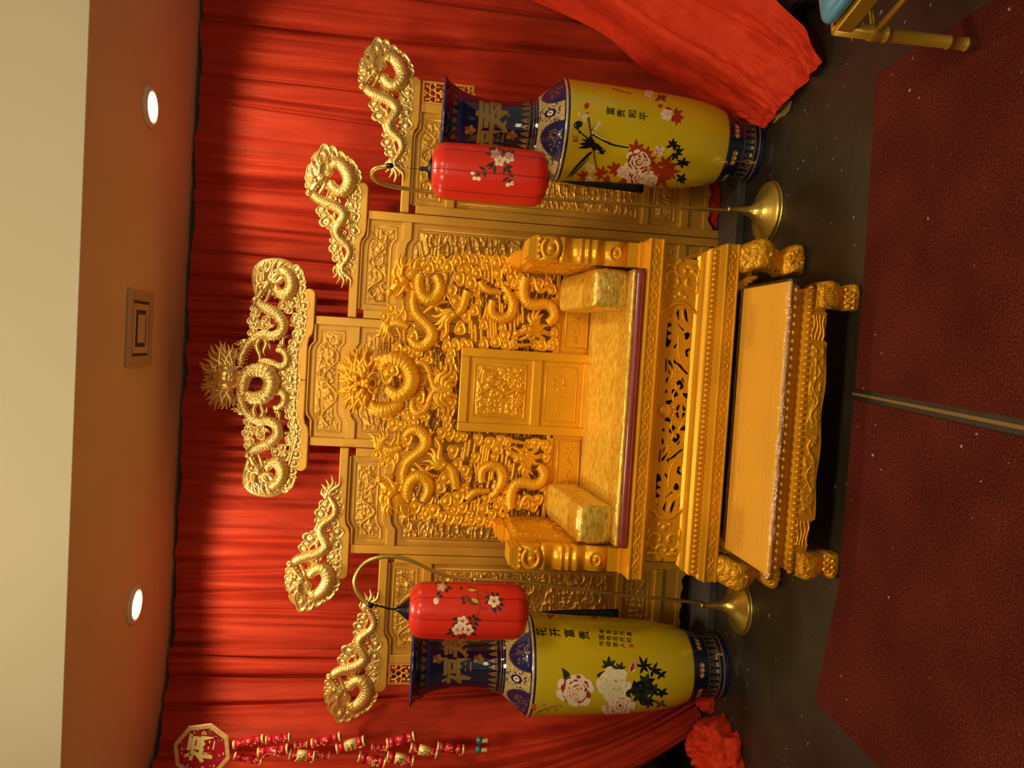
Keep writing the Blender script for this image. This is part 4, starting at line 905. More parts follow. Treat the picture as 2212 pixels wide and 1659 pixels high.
# --- pierced dragons and clouds, right half traced and mirrored
def back_openwork():
    mb = MB(); c = Carve(mb, YBK + 0.004, [IDN, lambda x, z: (2*-0.203 - x, z)], 0, 0.95); d = 0.018
    R1 = [(909, 594), (905, 604), (904, 618), (908, 633), (916, 643), (927, 648), (940, 643), (949, 630), (950, 616), (945, 603), (941, 594)]
    c.tube(R1, [9, 10.5, 11.5, 12, 12.5, 12.5, 12, 11, 10, 9, 7], d, 0.85, 7, 12, 0.12)
    B1 = [(895, 628), (893, 640), (892, 655), (896, 673), (903, 683), (912, 692), (926, 706), (933, 719), (931, 733), (921, 744), (910, 749), (899, 746), (890, 738), (885, 729)]
    c.tube(B1, [7, 8, 9, 9.5, 10, 10.5, 11, 11.5, 11.5, 11, 10.5, 10, 8.5, 6], d, 0.85, 7, 12, 0.12); c.fins(B1, 10, 4, d, 0.9, -1)
    c.tube([(934, 728), (940, 742), (950, 749)], [6, 4, 2], d, 0.85, 6, 8, 0.1)
    c.claw((979, 680), [(930, 681), (933, 702), (935, 716), (951, 736), (946, 664)], 6.5, 0.022, 0.10)
    c.tube([(1010, 630), (1003, 650), (996, 668), (982, 680)], [9, 10, 9, 7], 0.014, 0.85, 6, 9, 0.10)
    c.tube([(940, 658), (926, 668), (914, 678)], [6, 5, 3], 0.016, 0.85, 6, 8); c.tube([(940, 659), (955, 653), (968, 653)], [5, 4, 3], 0.016, 0.85, 6, 8); c.flame((942, 662), (962, 680), 5, 0.014, 0.12); c.flame((950, 655), (957, 646), 3, 0.014, 0.1)
    c.head((872, 606), (848, 632), 14, 0.022, [(853, 559), (866, 549), (875, 547), (887, 556), (900, 557), (917, 553), (928, 562)], 6.5)
    # paw above and the tail fan that reaches up beside the crown head
    for t in ((812, 716), (818, 726), (826, 734), (836, 738), (846, 742), (806, 728)): c.flame((842, 702), t, 5.5, 0.022, 0.14)
    c.tube([(840, 706), (850, 700), (862, 699), (874, 703), (882, 708)], [6, 7, 8, 8, 7], 0.018, 0.85, 6, 9, 0.12)
    for a, b in (((862, 690), (862, 742)), ((872, 700), (876, 640)), ((868, 676), (872, 640))): c.flame(a, b, 4, 0.012, 0.08)
    for p, r, a in (((831, 684), 11, 180), ((847, 666), 11, 180), ((858, 675), 10, 150), ((850, 690), 9, 150), ((838, 698), 8, 180)): c.cloud(p, r, a, 0.006)
    # lower dragon
    D2 = [(1135, 600), (1132, 612), (1130, 626), (1131, 641), (1136, 652), (1146, 658), (1160, 659), (1173, 657), (1185, 660), (1194, 670), (1196, 682), (1191, 692), (1180, 699)]
    c.tube(D2, [8, 9, 10, 10.5, 11, 11, 11, 11, 11, 11, 10.5, 10, 8], d, 0.85, 7, 12, 0.12); c.fins(D2, 10, 4, d, 0.9, 1)
    for t in ((1142, 674), (1156, 665), (1168, 667), (1173, 678), (1150, 682), (1185, 704)): c.flame((1148, 712), t, 6.5, 0.020, 0.10)
    c.head((1144, 712), (1118, 722), 13, 0.020, [(1190, 716), (1188, 728), (1172, 738)], 6, 0.7)
    c.tube([(1116, 728), (1106, 738), (1120, 746), (1150, 744)], [4, 5, 5, 3], 0.012, 0.85, 6, 8)
    U = [(1064, 650), (1061, 662), (1061, 675), (1068, 684), (1080, 689), (1092, 687), (1102, 680), (1107, 667), (1106, 652), (1100, 638), (1093, 626), (1084, 618)]
    c.tube(U, [7, 8, 9, 9.5, 10, 10, 10, 9.5, 9, 8, 7, 5], d, 0.85, 7, 12, 0.12); c.fins(U, 9, 4, d, 0.9, 1)
    c.tube([(1036, 608), (1042, 618), (1052, 627), (1062, 630), (1074, 631), (1084, 635)], [7, 8, 8, 7, 6, 5], 0.014, 0.85, 6, 9, 0.1)
    c.tube([(1154, 602), (1160, 622), (1168, 630), (1184, 622), (1192, 634)], [5, 6, 6, 5, 4], 0.012, 0.85, 6, 8)
    c.claw((1094, 640), [(1088, 655), (1098, 660), (1108, 640), (1084, 618)], 4.5, 0.02)
    CL = [((927, 581), 13, 0), ((968, 578), 14, 0), ((987, 566), 12, 0), ((1004, 565), 14, 0), ((1023, 564), 11, 0), ((992, 600), 14, 200), ((1018, 613), 14, 0), ((1027, 626), 12, 200), ((1030, 592), 12, 0), ((975, 627), 15, 180), ((984, 650), 15, 200), ((1006, 680), 13, 200), ((1024, 673), 12, 0), ((1044, 704), 11, 0), ((994, 712), 14, 0),
          ((983, 748), 13, 0), ((888, 708), 12, 90), ((892, 727), 13, 0), ((961, 728), 12, 0), ((965, 749), 12, 0), ((1001, 745), 11, 0), ((1014, 746), 9, 0), ((1045, 744), 12, 0), ((1071, 740), 13, 0), ((1094, 747), 12, 0), ((1110, 746), 10, 0), ((1170, 748), 13, 0), ((1188, 748), 11, 0), ((1156, 746), 10, 0), ((1090, 724), 13, 180), ((1085, 708), 10, 0),
          ((1071, 568), 13, 0), ((1075, 590), 13, 200), ((1078, 614), 10, 0), ((1107, 565), 12, 0), ((1088, 565), 11, 0), ((1095, 584), 11, 0), ((1106, 598), 13, 0), ((1098, 616), 11, 180), ((1113, 617), 11, 0), ((1125, 608), 13, 0), ((1163, 612), 13, 180), ((1183, 612), 12, 0), ((1192, 628), 11, 0), ((1053, 565), 11, 0), ((1046, 579), 9, 0), ((1114, 640), 9, 0), ((1122, 580), 11, 0), ((1120, 562), 10, 0),
          ((937, 809), 16, 200), ((914, 792), 14, 0), ((908, 816), 14, 200), ((892, 771), 13, 0), ((859, 756), 13, 0), ((976, 797), 14, 0), ((972, 779), 12, 0), ((975, 764), 11, 0), ((978, 815), 12, 0), ((925, 778), 11, 150), ((945, 830), 10, 200), ((905, 836), 12, 160), ((953, 566), 12, 0), ((946, 576), 10, 0), ((940, 566), 10, 0), ((955, 600), 10, 0), ((1000, 584), 11, 0), ((1014, 583), 10, 0), ((1012, 600), 10, 180), ((1150, 612), 11, 0), ((1145, 625), 8, 0), ((1033, 655), 8, 0), ((1196, 720), 10, 0), ((1196, 740), 11, 0), ((1196, 655), 9, 0), ((1125, 690), 8, 0), ((880, 780), 10, 120), ((846, 770), 10, 120), ((878, 756), 10, 100), ((905, 762), 10, 100), ((950, 700), 8, 0)]
    for p, r, a in CL: c.cloud(p, r, a, 0.004 + 0.004*((p[0]*7 + p[1]) % 3))
    # rain-like cloud ribbons
    for x, y0, y1 in ((1034, 625, 690), (1038, 690, 752), (1052, 655, 735), (1058, 660, 735), (1065, 690, 735), (1046, 556, 600), (1054, 568, 610), (1062, 570, 615), (1013, 668, 715), (1018, 690, 735), (1078, 634, 680), (1084, 655, 680), (1101, 688, 722), (1110, 672, 724), (1040, 556, 590), (1117, 655, 705), (1128, 660, 700), (930, 755, 790), (1070, 690, 735), (1026, 700, 740), (952, 780, 800), (960, 790, 835), (870, 640, 742), (848, 740, 790), (890, 640, 690)):
        c.tube([(x, y0), (x + 1.5, (y0 + y1)/2), (x + (y1 - y0)*0.04, y1)], 3.6, 0.003, 0.9, 4, 7)
    for P in ([(1046, 600), (1051, 606), (1055, 600)], [(1052, 735), (1058, 740), (1064, 735)], [(1013, 715), (1018, 720), (1024, 712)], [(1101, 722), (1106, 730), (1111, 723)], [(1034, 690), (1040, 694), (1046, 684), (1050, 668), (1056, 660)], [(1040, 556), (1043, 551), (1047, 556)]): c.tube(P, 3.6, 0.003, 0.9, 5, 7)
    # flowing tufts under the crown head
    for a, b in (((949, 847), (956, 903)), ((956, 845), (968, 899)), ((962, 843), (979, 880)), ((946, 850), (936, 878)), ((968, 843), (984, 862))): c.flame(a, b, 5.5, 0.018, 0.12)
    c.tube([(925, 866), (936, 846), (952, 838), (966, 840), (975, 848)], [6, 7, 8, 7, 5], 0.016, 0.85, 6, 9, 0.1)
    # crown head and its coil on the axis
    c1 = Carve(mb, YBK - 0.004, [IDN])
    coil = [(824, 800), (830, 784), (845, 778), (860, 780), (874, 786), (885, 800), (889, 818), (885, 834), (874, 847), (860, 852), (846, 845), (836, 834)]
    c1.tube(coil, [9, 12, 14, 15, 15, 15, 15.5, 15, 14, 13, 11, 8], 0.04, 0.9, 8, 12, 0.16); c1.fins(coil, 14, 5, 0.04, 0.9, 1)
    c.tube([(800, 868), (808, 880), (824, 885), (842, 884), (856, 877), (866, 866)], [9, 13, 15, 15, 13, 9], 0.016, 0.85, 7, 12, 0.1)
    c.tube([(896, 856), (890, 868), (892, 882), (902, 891), (916, 886), (924, 872), (925, 860)], [5, 6, 7, 7.5, 7, 6, 5], 0.014, 0.85, 7, 10, 0.12)
    c1.cloud((838, 806), 13, 180, 0.055); c1.cloud((850, 800), 11, 0, 0.06); c1.knob((866, 812), 6, 0.05)
    face(c1, (782, 826), 0.070, [(740, 766), (754, 755), (768, 750), (780, 752), (792, 742), (802, 760), (812, 770), (731, 780), (728, 793), (733, 805), (731, 822), (733, 838), (727, 851), (737, 862), (746, 875), (760, 893), (773, 896), (788, 888), (802, 882), (756, 768), (744, 886)])
    return mb.build('dragon_openwork', [GOLD_T, GOLD_TD], backrest)
back_openwork()

# --- arms
def arm(sg):
    mb = MB(); xi, xo = tx(sg*0.597), tx(sg*0.697); a, b = min(xi, xo), max(xi, xo); yf = 3.185
    mb.box((a - 0.004, yf - 0.012, 0.676), (b + 0.004, yf + 0.10, 0.706)); mb.box((a, yf, 0.706), (b, yf + 0.09, 0.752))
    post = [(0.752, 0.02), (0.775, 0.0), (0.80, -0.008), (0.83, 0.004), (0.85, 0.018), (0.87, 0.006), (0.89, -0.006), (0.91, 0.004), (0.925, -0.006), (0.94, 0.004), (0.955, -0.004), (0.97, 0.01), (0.99, 0.02), (1.01, 0.008), (1.03, -0.004), (1.045, 0.01)]
    A = np.array(catmull([(z, d, 0) for z, d in post], 4)); fr = [(b_, 0) for b_ in ()]
    P = []
    for z, d, _ in A: P.append([(a, yf + d, z), (b, yf + d, z), (b, yf + 0.085 + 0.25*(z - 0.75)*0.4, z), (a, yf + 0.085 + 0.25*(z - 0.75)*0.4, z)])
    mb.grid(P, 0, True, True)
    # drum scroll and stepped cornice at the top
    yc, zc = yf + 0.045, 1.085
    th = np.linspace(0, 2*pi, 28); D = []
    for xx, rr in ((a, 0.0), (a, 0.046), (a + 0.008, 0.052), (b - 0.008, 0.052), (b, 0.046), (b, 0.0)): D.append(np.stack([np.full(28, xx), yc + rr*np.cos(th), zc + rr*np.sin(th)], 1))
    mb.grid(D); 
    xf = (a + b)/2
    mb.tube([(xf + 0.040*cos(q), yf - 0.010, zc + 0.002 + 0.034*sin(q)) for q in np.linspace(0.5, 2*pi - 0.5, 24)], 0.010, 8); mb.ell((xf, yf - 0.012, zc), (0.017, 0.014, 0.017))
    mb.tube([(xf + 0.030*cos(q), yf - 0.008, 0.812 + 0.024*sin(q)) for q in np.linspace(0, 2*pi, 20)], 0.005, 7, 0, None, False); mb.ell((xf, yf - 0.008, 0.812), (0.012, 0.010, 0.010))
    for z_, w_, t_ in ((1.135, 0.050, 0.016), (1.152, 0.044, 0.012), (1.165, 0.036, 0.012)): mb.box((xf - w_, yf - 0.004, z_), (xf + w_, yf + 0.15, z_ + t_))
    for k in range(4): mb.ell((a + 0.014 + k*0.024, yf - 0.004, 1.132), (0.011, 0.012, 0.010))
    o = mb.build('armrest', GOLD_T, throne, bevel=0.0)
    # carved side slab with a fluted stepped top running to the back
    sb = MB(); xs0, xs1 = sorted((tx(sg*0.615), tx(sg*0.680)))
    ys = np.linspace(yf + 0.06, YBK, 40); ztop = 1.165 - 0.02*np.sin((ys - ys[0])/(ys[-1] - ys[0])*pi)
    pts = [(y, z) for y, z in zip(ys, ztop)]; poly = [(ys[0], 0.676)] + pts + [(YBK, 0.676)]; nn = len(poly)
    sb.add([(xs0, y, z) for y, z in poly] + [(xs1, y, z) for y, z in poly], [tuple(range(nn)), tuple(range(2*nn - 1, nn - 1, -1))] + [(i, i + nn, (i + 1) % nn + nn, (i + 1) % nn) for i in range(nn)], 0, False)
    for k, (w_, dz) in enumerate(((0.042, 0.0), (0.036, 0.012), (0.028, 0.022))):
        sb.box(((xs0 + xs1)/2 - w_, YBK - 0.16 + 0.02*k, 1.150 + dz), ((xs0 + xs1)/2 + w_, YBK + 0.01, 1.163 + dz))
    # relief on the inner face
    xin = tx(sg*0.615); ny, nz = 150, 150; yy = np.linspace(yf + 0.07, YBK - 0.005, ny); t = np.linspace(0, 1, nz)[:, None]
    Yg = np.broadcast_to(yy, (nz, ny)); Zg = 0.70 + (1.140 - 0.70)*t + 0*Yg
    wy = Yg + 0.03*(vnoise(Yg*12, Zg*12) - 0.5); h = np.clip(1 - np.abs(2*vnoise(wy*24 + 4, Zg*22) - 1), 0, 1)**1.5*0.7 + 0.5*(1 - np.abs(2*vnoise(wy*48 + 9, Zg*46 + 3) - 1))**2
    ed = np.minimum(np.minimum(np.arange(ny), np.arange(ny)[::-1])[None, :], np.minimum(np.arange(nz), np.arange(nz)[::-1])[:, None])/6.0
    sb.grid(np.stack([xin - sg*(0.001 + 0.018*h*np.clip(ed, 0, 1)), Yg, Zg], -1))
    sb.build('side_carving', GOLD_T, o)
arm(1); arm(-1)

# ------------------------------------------------------------------ cushions on the throne
def rounded_slab(mb, x0, x1, y0, y1, zb, zt, r, top=None, n=60, mat=0):
    """soft rectangular cushion: superellipse section, top given as a function (x, y)"""
    u = np.linspace(0, 1, n)
    lay = [(0.0, r*0.7), (0.15, r*0.2), (0.5, 0.0), (0.85, r*0.2), (1.0, r*0.75)]
    def loop(ins):
        P = []; a0, a1, b0, b1 = x0 + ins, x1 - ins, y0 + ins, y1 - ins; rc = max(r*1.2 - ins, 0.004)
        for cx, cy, s in ((a1 - rc, b0 + rc, -90), (a1 - rc, b1 - rc, 0), (a0 + rc, b1 - rc, 90), (a0 + rc, b0 + rc, 180)):
            for k in range(7): q = radians(s + k*15); P.append((cx + rc*cos(q), cy + rc*sin(q)))
        return np.array(P)
    rows = []
    for f, ins in lay:
        L = loop(ins); z = zb + (zt - zb)*f + (0 if top is None else f*top(L[:, 0], L[:, 1])); rows.append(np.stack([L[:, 0], L[:, 1], z + 0*L[:, 0]], 1))
    for s in (0.75, 0.5, 0.25, 0.02):
        L = loop(r*0.75); c = L.mean(0); L = c + (L - c)*s; z = zt + r*0.10*(1 - s) + (0 if top is None else top(L[:, 0], L[:, 1])); rows.append(np.stack([L[:, 0], L[:, 1], z + 0*L[:, 0]], 1))
    mb.grid(np.array(rows), mat, True, True); k = rows[-1].shape[0]; b0 = mb.n - k; mb.F.append(tuple(b0 + j for j in range(k))); mb.M.append(mat); mb.S.append(True)
tilt = lambda x, y: np.clip((y - 3.17)*0.062, 0, 1)
cush = thing('seat_cushion', 'wide flat gold brocade seat cushion with maroon edge on the throne seat', 'cushion', (-0.212, 3.45, 0.679))
mb = MB(); rounded_slab(mb, tx(-0.592), tx(0.592), 3.150, 3.752, 0.679, 0.722, 0.020); mb.build('maroon_border', MAROON, cush)
mb = MB(); rounded_slab(mb, tx(-0.588), tx(0.588), 3.156, 3.75, 0.715, 0.737, 0.016, tilt)
mb.build('brocade_top', BROC, cush)
mb = MB(); q = np.linspace(tx(-0.58), tx(0.58), 120)
rowsP = []
for k, (dy, dz) in enumerate(((0.004, 0.716), (-0.005, 0.726), (-0.004, 0.737), (0.010, 0.743), (0.05, 0.746), (0.12, 0.750))):
    rowsP.append(np.stack([q, 3.150 + dy + 0.004*(vnoise(q*30, q*0 + k) - 0.5), dz + 0.003*vnoise(q*50, q*0 + k + 3)], 1))
mb.grid(np.array(rowsP)); mb.build('plastic_wrap', PLASTIC, cush)

def bolster(sg):
    b = thing('bolster_cushion', 'gold brocade bolster with plastic-wrapped end on the %s side of the throne seat' % ('right' if sg > 0 else 'left'), 'cushion', (tx(sg*0.50), 3.46, 0.74), 'bolster cushions on the throne')
    c = (tx(sg*(0.502)), 3.46, 0.0); x0, x1 = c[0] - 0.083, c[0] + 0.083
    def shape(y0, y1, z0, z1, g, r, n=26):
        mb = MB(); th = np.linspace(0, 2*pi, 40, endpoint=False); rows = []
        for y, ins in ((y0 - 0.004, 0.97), (y0 - 0.004, 0.8), (y0 - 0.003, 0.6), (y0 - 0.002, 0.4), (y0, 0.22), (y0 + r*0.25, 0.06), (y0 + r, 0.0)) + tuple((y, 0.0) for y in np.linspace(y0 + r, y1 - r, 12)[1:-1]) + ((y1 - r, 0.0), (y1 - r*0.25, 0.06), (y1, 0.25), (y1, 0.6), (y1 - 0.001, 0.95)):
            hx, hz = (x1 - x0)/2*(1 - ins) + g, (z1 - z0)/2*(1 - ins) + g
            ct, st = np.cos(th), np.sin(th); X = c[0] + np.sign(ct)*np.abs(ct)**0.28*hx; Z = (z0 + z1)/2 + np.sign(st)*np.abs(st)**0.28*hz
            up = (y - y0)*0.088
            w = 0.0030*(vnoise(th*9 + y*30, th*0 + y*60 + ins*5) - 0.5)*(1 - ins)
            rows.append(np.stack([X + w, np.full(40, y), Z + up + w], 1))
        mb.grid(np.array(rows), 0, True, True); b0 = mb.n - 40*len(rows); mb.F += [tuple(b0 + j for j in range(40)), tuple(b0 + (len(rows) - 1)*40 + j for j in range(40))[::-1]]; mb.M += [0, 0]; mb.S += [False, False]; return mb
    shape(3.205, 3.735, 0.738, 0.890, 0, 0.025).build('brocade_cover', BROC, b)
    shape(3.197, 3.36, 0.737, 0.891, 0.004, 0.022).build('plastic_wrap', PLASTIC, b)
    return b
bolster(1); bolster(-1)
# ------------------------------------------------------------------ footstool (step) in front
stool = thing('footstool', 'long low gold footstool with plastic-wrapped top in front of the throne', 'footstool', (-0.226, 2.89, 0.0))
SX = -0.226
def sx_(u): return SX + u
mb = MB(); mb.box((sx_(-0.545), 2.685, 0.266), (sx_(0.545), 3.085, 0.283)); top = mb.build('top', mat('ochre_top_paint', (0.76, 0.41, 0.040), 0.42, 0.0, 0.05, 4), stool, bevel=0.006)
mb = MB(); e_t = 0.2835; lay = [(0.075, 0.0), (0.082, 0.0016), (0.090, 0.0)]
P = []
for i, dz in lay: P.append([(sx_(-0.545 + i), 2.685 + i, e_t + dz), (sx_(0.545 - i), 2.685 + i, e_t + dz), (sx_(0.545 - i), 3.085 - i, e_t + dz), (sx_(-0.545 + i), 3.085 - i, e_t + dz)])
mb.grid(np.array(P), 0, False, True); mb.build('inlaid_border', bpy.data.materials['ochre_top_paint'], top)
mb = MB()
def sweep2(mb, prof):
    P = [[(sx_(-0.545 + i), 2.685 + i, z), (sx_(0.545 - i), 2.685 + i, z), (sx_(0.545 - i), 3.085 - i, z), (sx_(-0.545 + i), 3.085 - i, z)] for z, i in prof]; mb.grid(np.array(P), 0, False, True)
sweep2(mb, [(0.266, 0.004), (0.262, 0.010), (0.258, 0.010), (0.236, 0.016), (0.232, 0.030), (0.228, 0.036), (0.212, 0.038), (0.206, 0.030), (0.200, 0.020), (0.178, 0.016), (0.172, 0.018), (0.125, 0.022), (0.122, 0.06)])
o = mb.build('waist', GOLD_T, stool)
mb = MB(); beads(mb, sx_(-0.53), sx_(0.53), 0.246, 2.698, 0.0115, 0.0085, 34, 0.5); mb.build('bead_row', GOLD_T, o)
mb = MB(); beads(mb, sx_(-0.54), sx_(0.54), 0.188, 2.700, 0.0085, 0.0115, 46, 0.25); mb.build('rope_row', GOLD_T, o)
mb = MB()
us = np.linspace(-0.44, 0.44, 80); zb = 0.108 + 0.016*(np.abs(us) > 0.33) + 0.004*np.sin(us*26)
mb.prism([(sx_(u), z) for u, z in zip(us, zb)] + [(sx_(0.44), 0.176), (sx_(-0.44), 0.176)], 2.700, 2.725); ap = mb.build('apron', GOLD_T, stool)
mb = MB(); q = np.linspace(0, 1, 120)
for sg in (-1, 1):
    mb.tube(np.stack([sx_(sg*(0.03 + 0.26*q)), np.full(120, 2.699), 0.143 + 0.012*np.sin(q*15)], 1), 0.0065*(1.1 - 0.6*q)*(1 + 0.12*(np.arange(120) % 3 - 1)), 8)
    for k in range(5): a = np.array([0.05 + 0.05*k, 0.0]); mb.tube(np.stack([sx_(sg*(a[0] + 0.02*q)), np.full(120, 2.699), 0.148 + 0.016*q*(1 if k % 2 else -1)], 1), 0.003*(1.1 - q), 6)
    for k in range(4):
        z = np.linspace(0, 1, 24); mb.tube(np.stack([sx_(sg*(0.335 + 0.095*z)), np.full(24, 2.699), 0.170 - 0.013*k + 0.004*np.sin(z*7 + k)], 1), 0.0045, 6)
    for k in range(6): mb.ell((sx_(sg*(0.04 + 0.045*k)), 2.700, 0.128 + 0.022*(k % 2)), (0.010, 0.006, 0.006))
relief(mb, ([(sx_(-0.325), 0.112), (sx_(0.325), 0.112)], [(sx_(-0.325), 0.174), (sx_(0.325), 0.174)]), 2.6995, 0.002, 0.007, 55, 30, 34, 0.0022, 2.6)
mb.build('dragon_relief', GOLD_T, ap)
def stool_leg(sx, sy):
    mb = MB(); xc, yc = sx_(sx*0.495), (2.738 if sy < 0 else 3.035)
    leg_mesh(mb, xc, yc, sx, sy, 0.172, 0.098, 0.05)
    if sy < 0:
        r = random.Random(4)
        for k in range(9):
            u = (k - 4)/4.5; q2 = np.linspace(0, 1, 8); mb.tube(np.stack([xc + u*0.04 + 0.004*np.sin(q2*6 + k), np.full(8, yc - 0.062) + 0.008*np.abs(q2 - 0.5), 0.155 - 0.045*q2], 1), 0.004*(1.1 - 0.5*q2), 6)
            mb.ell((xc + u*0.036, yc - 0.055, 0.03 + 0.016*(k % 3)), (0.009, 0.007, 0.008))
    mb.build('leg', GOLD_TR, stool)
for sx in (-1, 1):
    for sy in (-1, 1): stool_leg(sx, sy)
# clear wrap over the top board and down its ends
mb = MB(); u = np.linspace(-0.552, 0.552, 70); rows = []
for y, z in ((2.676, 0.205), (2.674, 0.24), (2.676, 0.268), (2.679, 0.287), (2.70, 0.2895), (2.80, 0.2885), (2.95, 0.2885), (3.092, 0.2885)):
    drop = np.where(np.abs(u) > 0.47, 0.0, np.clip(0.267 - z, 0, 1)) if z < 0.267 else 0
    rows.append(np.stack([sx_(u), y + 0.003*(vnoise(u*25, u*0 + z*40) - 0.5), z + drop + 0.0022*vnoise(u*22, u*0 + y*30)], 1))
mb.grid(np.array(rows))
for sg in (-1, 1):
    y = np.linspace(2.676, 3.09, 30); P = [np.stack([np.full(30, sx_(sg*(0.552 + 0.003*k))), y, np.full(30, z) + (0.02*np.sin((y - 2.67)*8) if k == 3 else 0)], 1) for k, z in enumerate((0.2885, 0.268, 0.235, 0.20))]; mb.grid(np.array(P))
mb.build('plastic_wrap', PLASTIC, stool)

# ------------------------------------------------------------------ painting on turned surfaces (motifs traced from the photo, wrapped round the body)
class Wrap:
    """collects flat motifs in pixels, wraps them on a lathe of profile r(z) about axis (ax, ay)"""
    def __init__(s, axis, prof, rref, lobes=None):
        s.ax, s.ay = axis; s.pz = np.array([p[1] for p in prof]); s.pr = np.array([p[0] for p in prof])
        o = np.argsort(s.pz); s.pz, s.pr = s.pz[o], s.pr[o]; s.rref = rref; s.polys = {}; s.lob = lobes
    def hit(s, x, y, r=None):
        d = AX.T @ np.array([(829.5 - y)/F, (x - 1106)/F, 1.0]); r = r or s.rref
        for _ in range(3):
            ox, oy = CAM[0] - s.ax, CAM[1] - s.ay; a = d[0]**2 + d[1]**2; b = ox*d[0] + oy*d[1]; c = ox*ox + oy*oy - r*r
            t = (-b - sqrt(max(b*b - a*c, 0)))/a; p = CAM + d*t; r = float(np.interp(p[2], s.pz, s.pr))
        return atan2(p[0] - s.ax, -(p[1] - s.ay)), p[2]
    def poly(s, P, mat, layer=0):
        s.polys.setdefault((layer, mat), []).append([s.hit(*p) for p in P])
    def raw(s, P, mat, layer=0): s.polys.setdefault((layer, mat), []).append(P)
    def ell(s, c, a, b, ang, mat, layer=0, n=12):
        q = np.linspace(0, 2*pi, n, endpoint=False); t = radians(ang)
        s.poly([(c[0] + a*cos(k)*cos(t) - b*sin(k)*sin(t), c[1] + a*cos(k)*sin(t) + b*sin(k)*cos(t)) for k in q], mat, layer)
    def leaf(s, a, b, w, mat, layer=0, bend=0.0):
        a = np.array(a, float); b = np.array(b, float); v = b - a; n = np.array([-v[1], v[0]])/max(np.hypot(*v), 1e-6); t = np.linspace(0, 1, 7)
        L = [tuple(a + v*k + n*(w*sin(pi*k**0.8) + bend*np.hypot(*v)*sin(pi*k))) for k in t]; R = [tuple(a + v*k + n*(-w*sin(pi*k**0.8) + bend*np.hypot(*v)*sin(pi*k))) for k in t[1:-1]]
        s.poly(L + R[::-1], mat, layer)
    def line(s, P, w, mat, layer=0):
        C = catmull([(x, y, 0) for x, y in P], 5)[:, :2] if len(P) > 2 else np.array(P, float); T = np.gradient(C, axis=0); T /= np.maximum(np.linalg.norm(T, axis=1), 1e-9)[:, None]; N = np.stack([-T[:, 1], T[:, 0]], 1)
        ww = np.linspace(w, w*0.45, len(C))[:, None]/2
        s.poly([tuple(p) for p in C + N*ww] + [tuple(p) for p in (C - N*ww)[::-1]], mat, layer)
    def spray(s, c, tips, w, mat, layer=0):
        for t in tips: s.leaf(c, t, w, mat, layer)
    def star(s, c, R, ang, mat, layer=0, n=5, k=0.38):
        """maple-like leaf: five pointed lobes from one stalk"""
        c0 = (c[0] - 0.35*R*cos(radians(ang)), c[1] - 0.35*R*sin(radians(ang)))
        for i in range(-2, 3):
            a = radians(ang + 48*i); r = R*(1.35 - 0.20*abs(i)); s.leaf(c0, (c0[0] + r*cos(a), c0[1] + r*sin(a)), R*0.24, mat, layer)
    def peony(s, c, R, mats, layer=1, seed=0, sq=1.0):
        outer, mid, core = mats; s.ell(c, R*0.80, R*0.78, 0, mid, layer - 1, 14); r = random.Random(seed); cc = (c[0] + R*0.12, c[1] - R*0.08)
        for ring_, (n, rr, sz, mt) in enumerate(((10, 0.78, 0.32, outer), (13, 0.66, 0.17, mid), (10, 0.56, 0.24, outer), (10, 0.44, 0.14, mid), (8, 0.34, 0.19, outer), (7, 0.20, 0.11, mid), (5, 0.12, 0.13, outer))):
            for k in range(n):
                a = 2*pi*k/n + ring_*0.7 + r.uniform(-0.25, 0.25); q = rr*R*(1 + r.uniform(-0.16, 0.16)); f = ring_/6.0; x, y = c[0]*(1 - f) + cc[0]*f, c[1]*(1 - f) + cc[1]*f
                s.ell((x + q*cos(a), y + q*sin(a)*sq), sz*R*r.uniform(0.45, 0.66), sz*R*r.uniform(0.75, 1.05), 57.3*a + r.uniform(-20, 20), mt, layer + ring_, 9)
        s.ell(cc, R*0.11, R*0.08, 20, core, layer + 7)
    def blossom(s, c, R, mats, layer=1, n=5, ang=0):
        for k in range(n): a = radians(ang) + 2*pi*k/n; s.ell((c[0] + 0.58*R*cos(a), c[1] + 0.58*R*sin(a)), R*0.48, R*0.40, 57.3*a, mats[0], layer, 9)
        for k in range(n): a = radians(ang) + 2*pi*k/n; s.ell((c[0] + 0.3*R*cos(a), c[1] + 0.3*R*sin(a)), R*0.22, R*0.11, 57.3*a, mats[1], layer + 1, 7)
        s.ell(c, R*0.2, R*0.2, 0, mats[2], layer + 2, 8)
    def text(s, ch, center, h_px, mat, layer=2, w_scale=1.0, bold=0.0, r=None):
        """one character of writing, centred on a pixel, h_px tall in the photograph"""
        ph, z = s.hit(*center); ph2, z2 = s.hit(center[0] + h_px, center[1]); H = abs(z2 - z); rr = float(np.interp(z, s.pz, s.pr))
        for tri in glyph(ch, bold): s.raw([(ph + x*H*w_scale/rr, z + y*H) for x, y in tri], mat, layer)
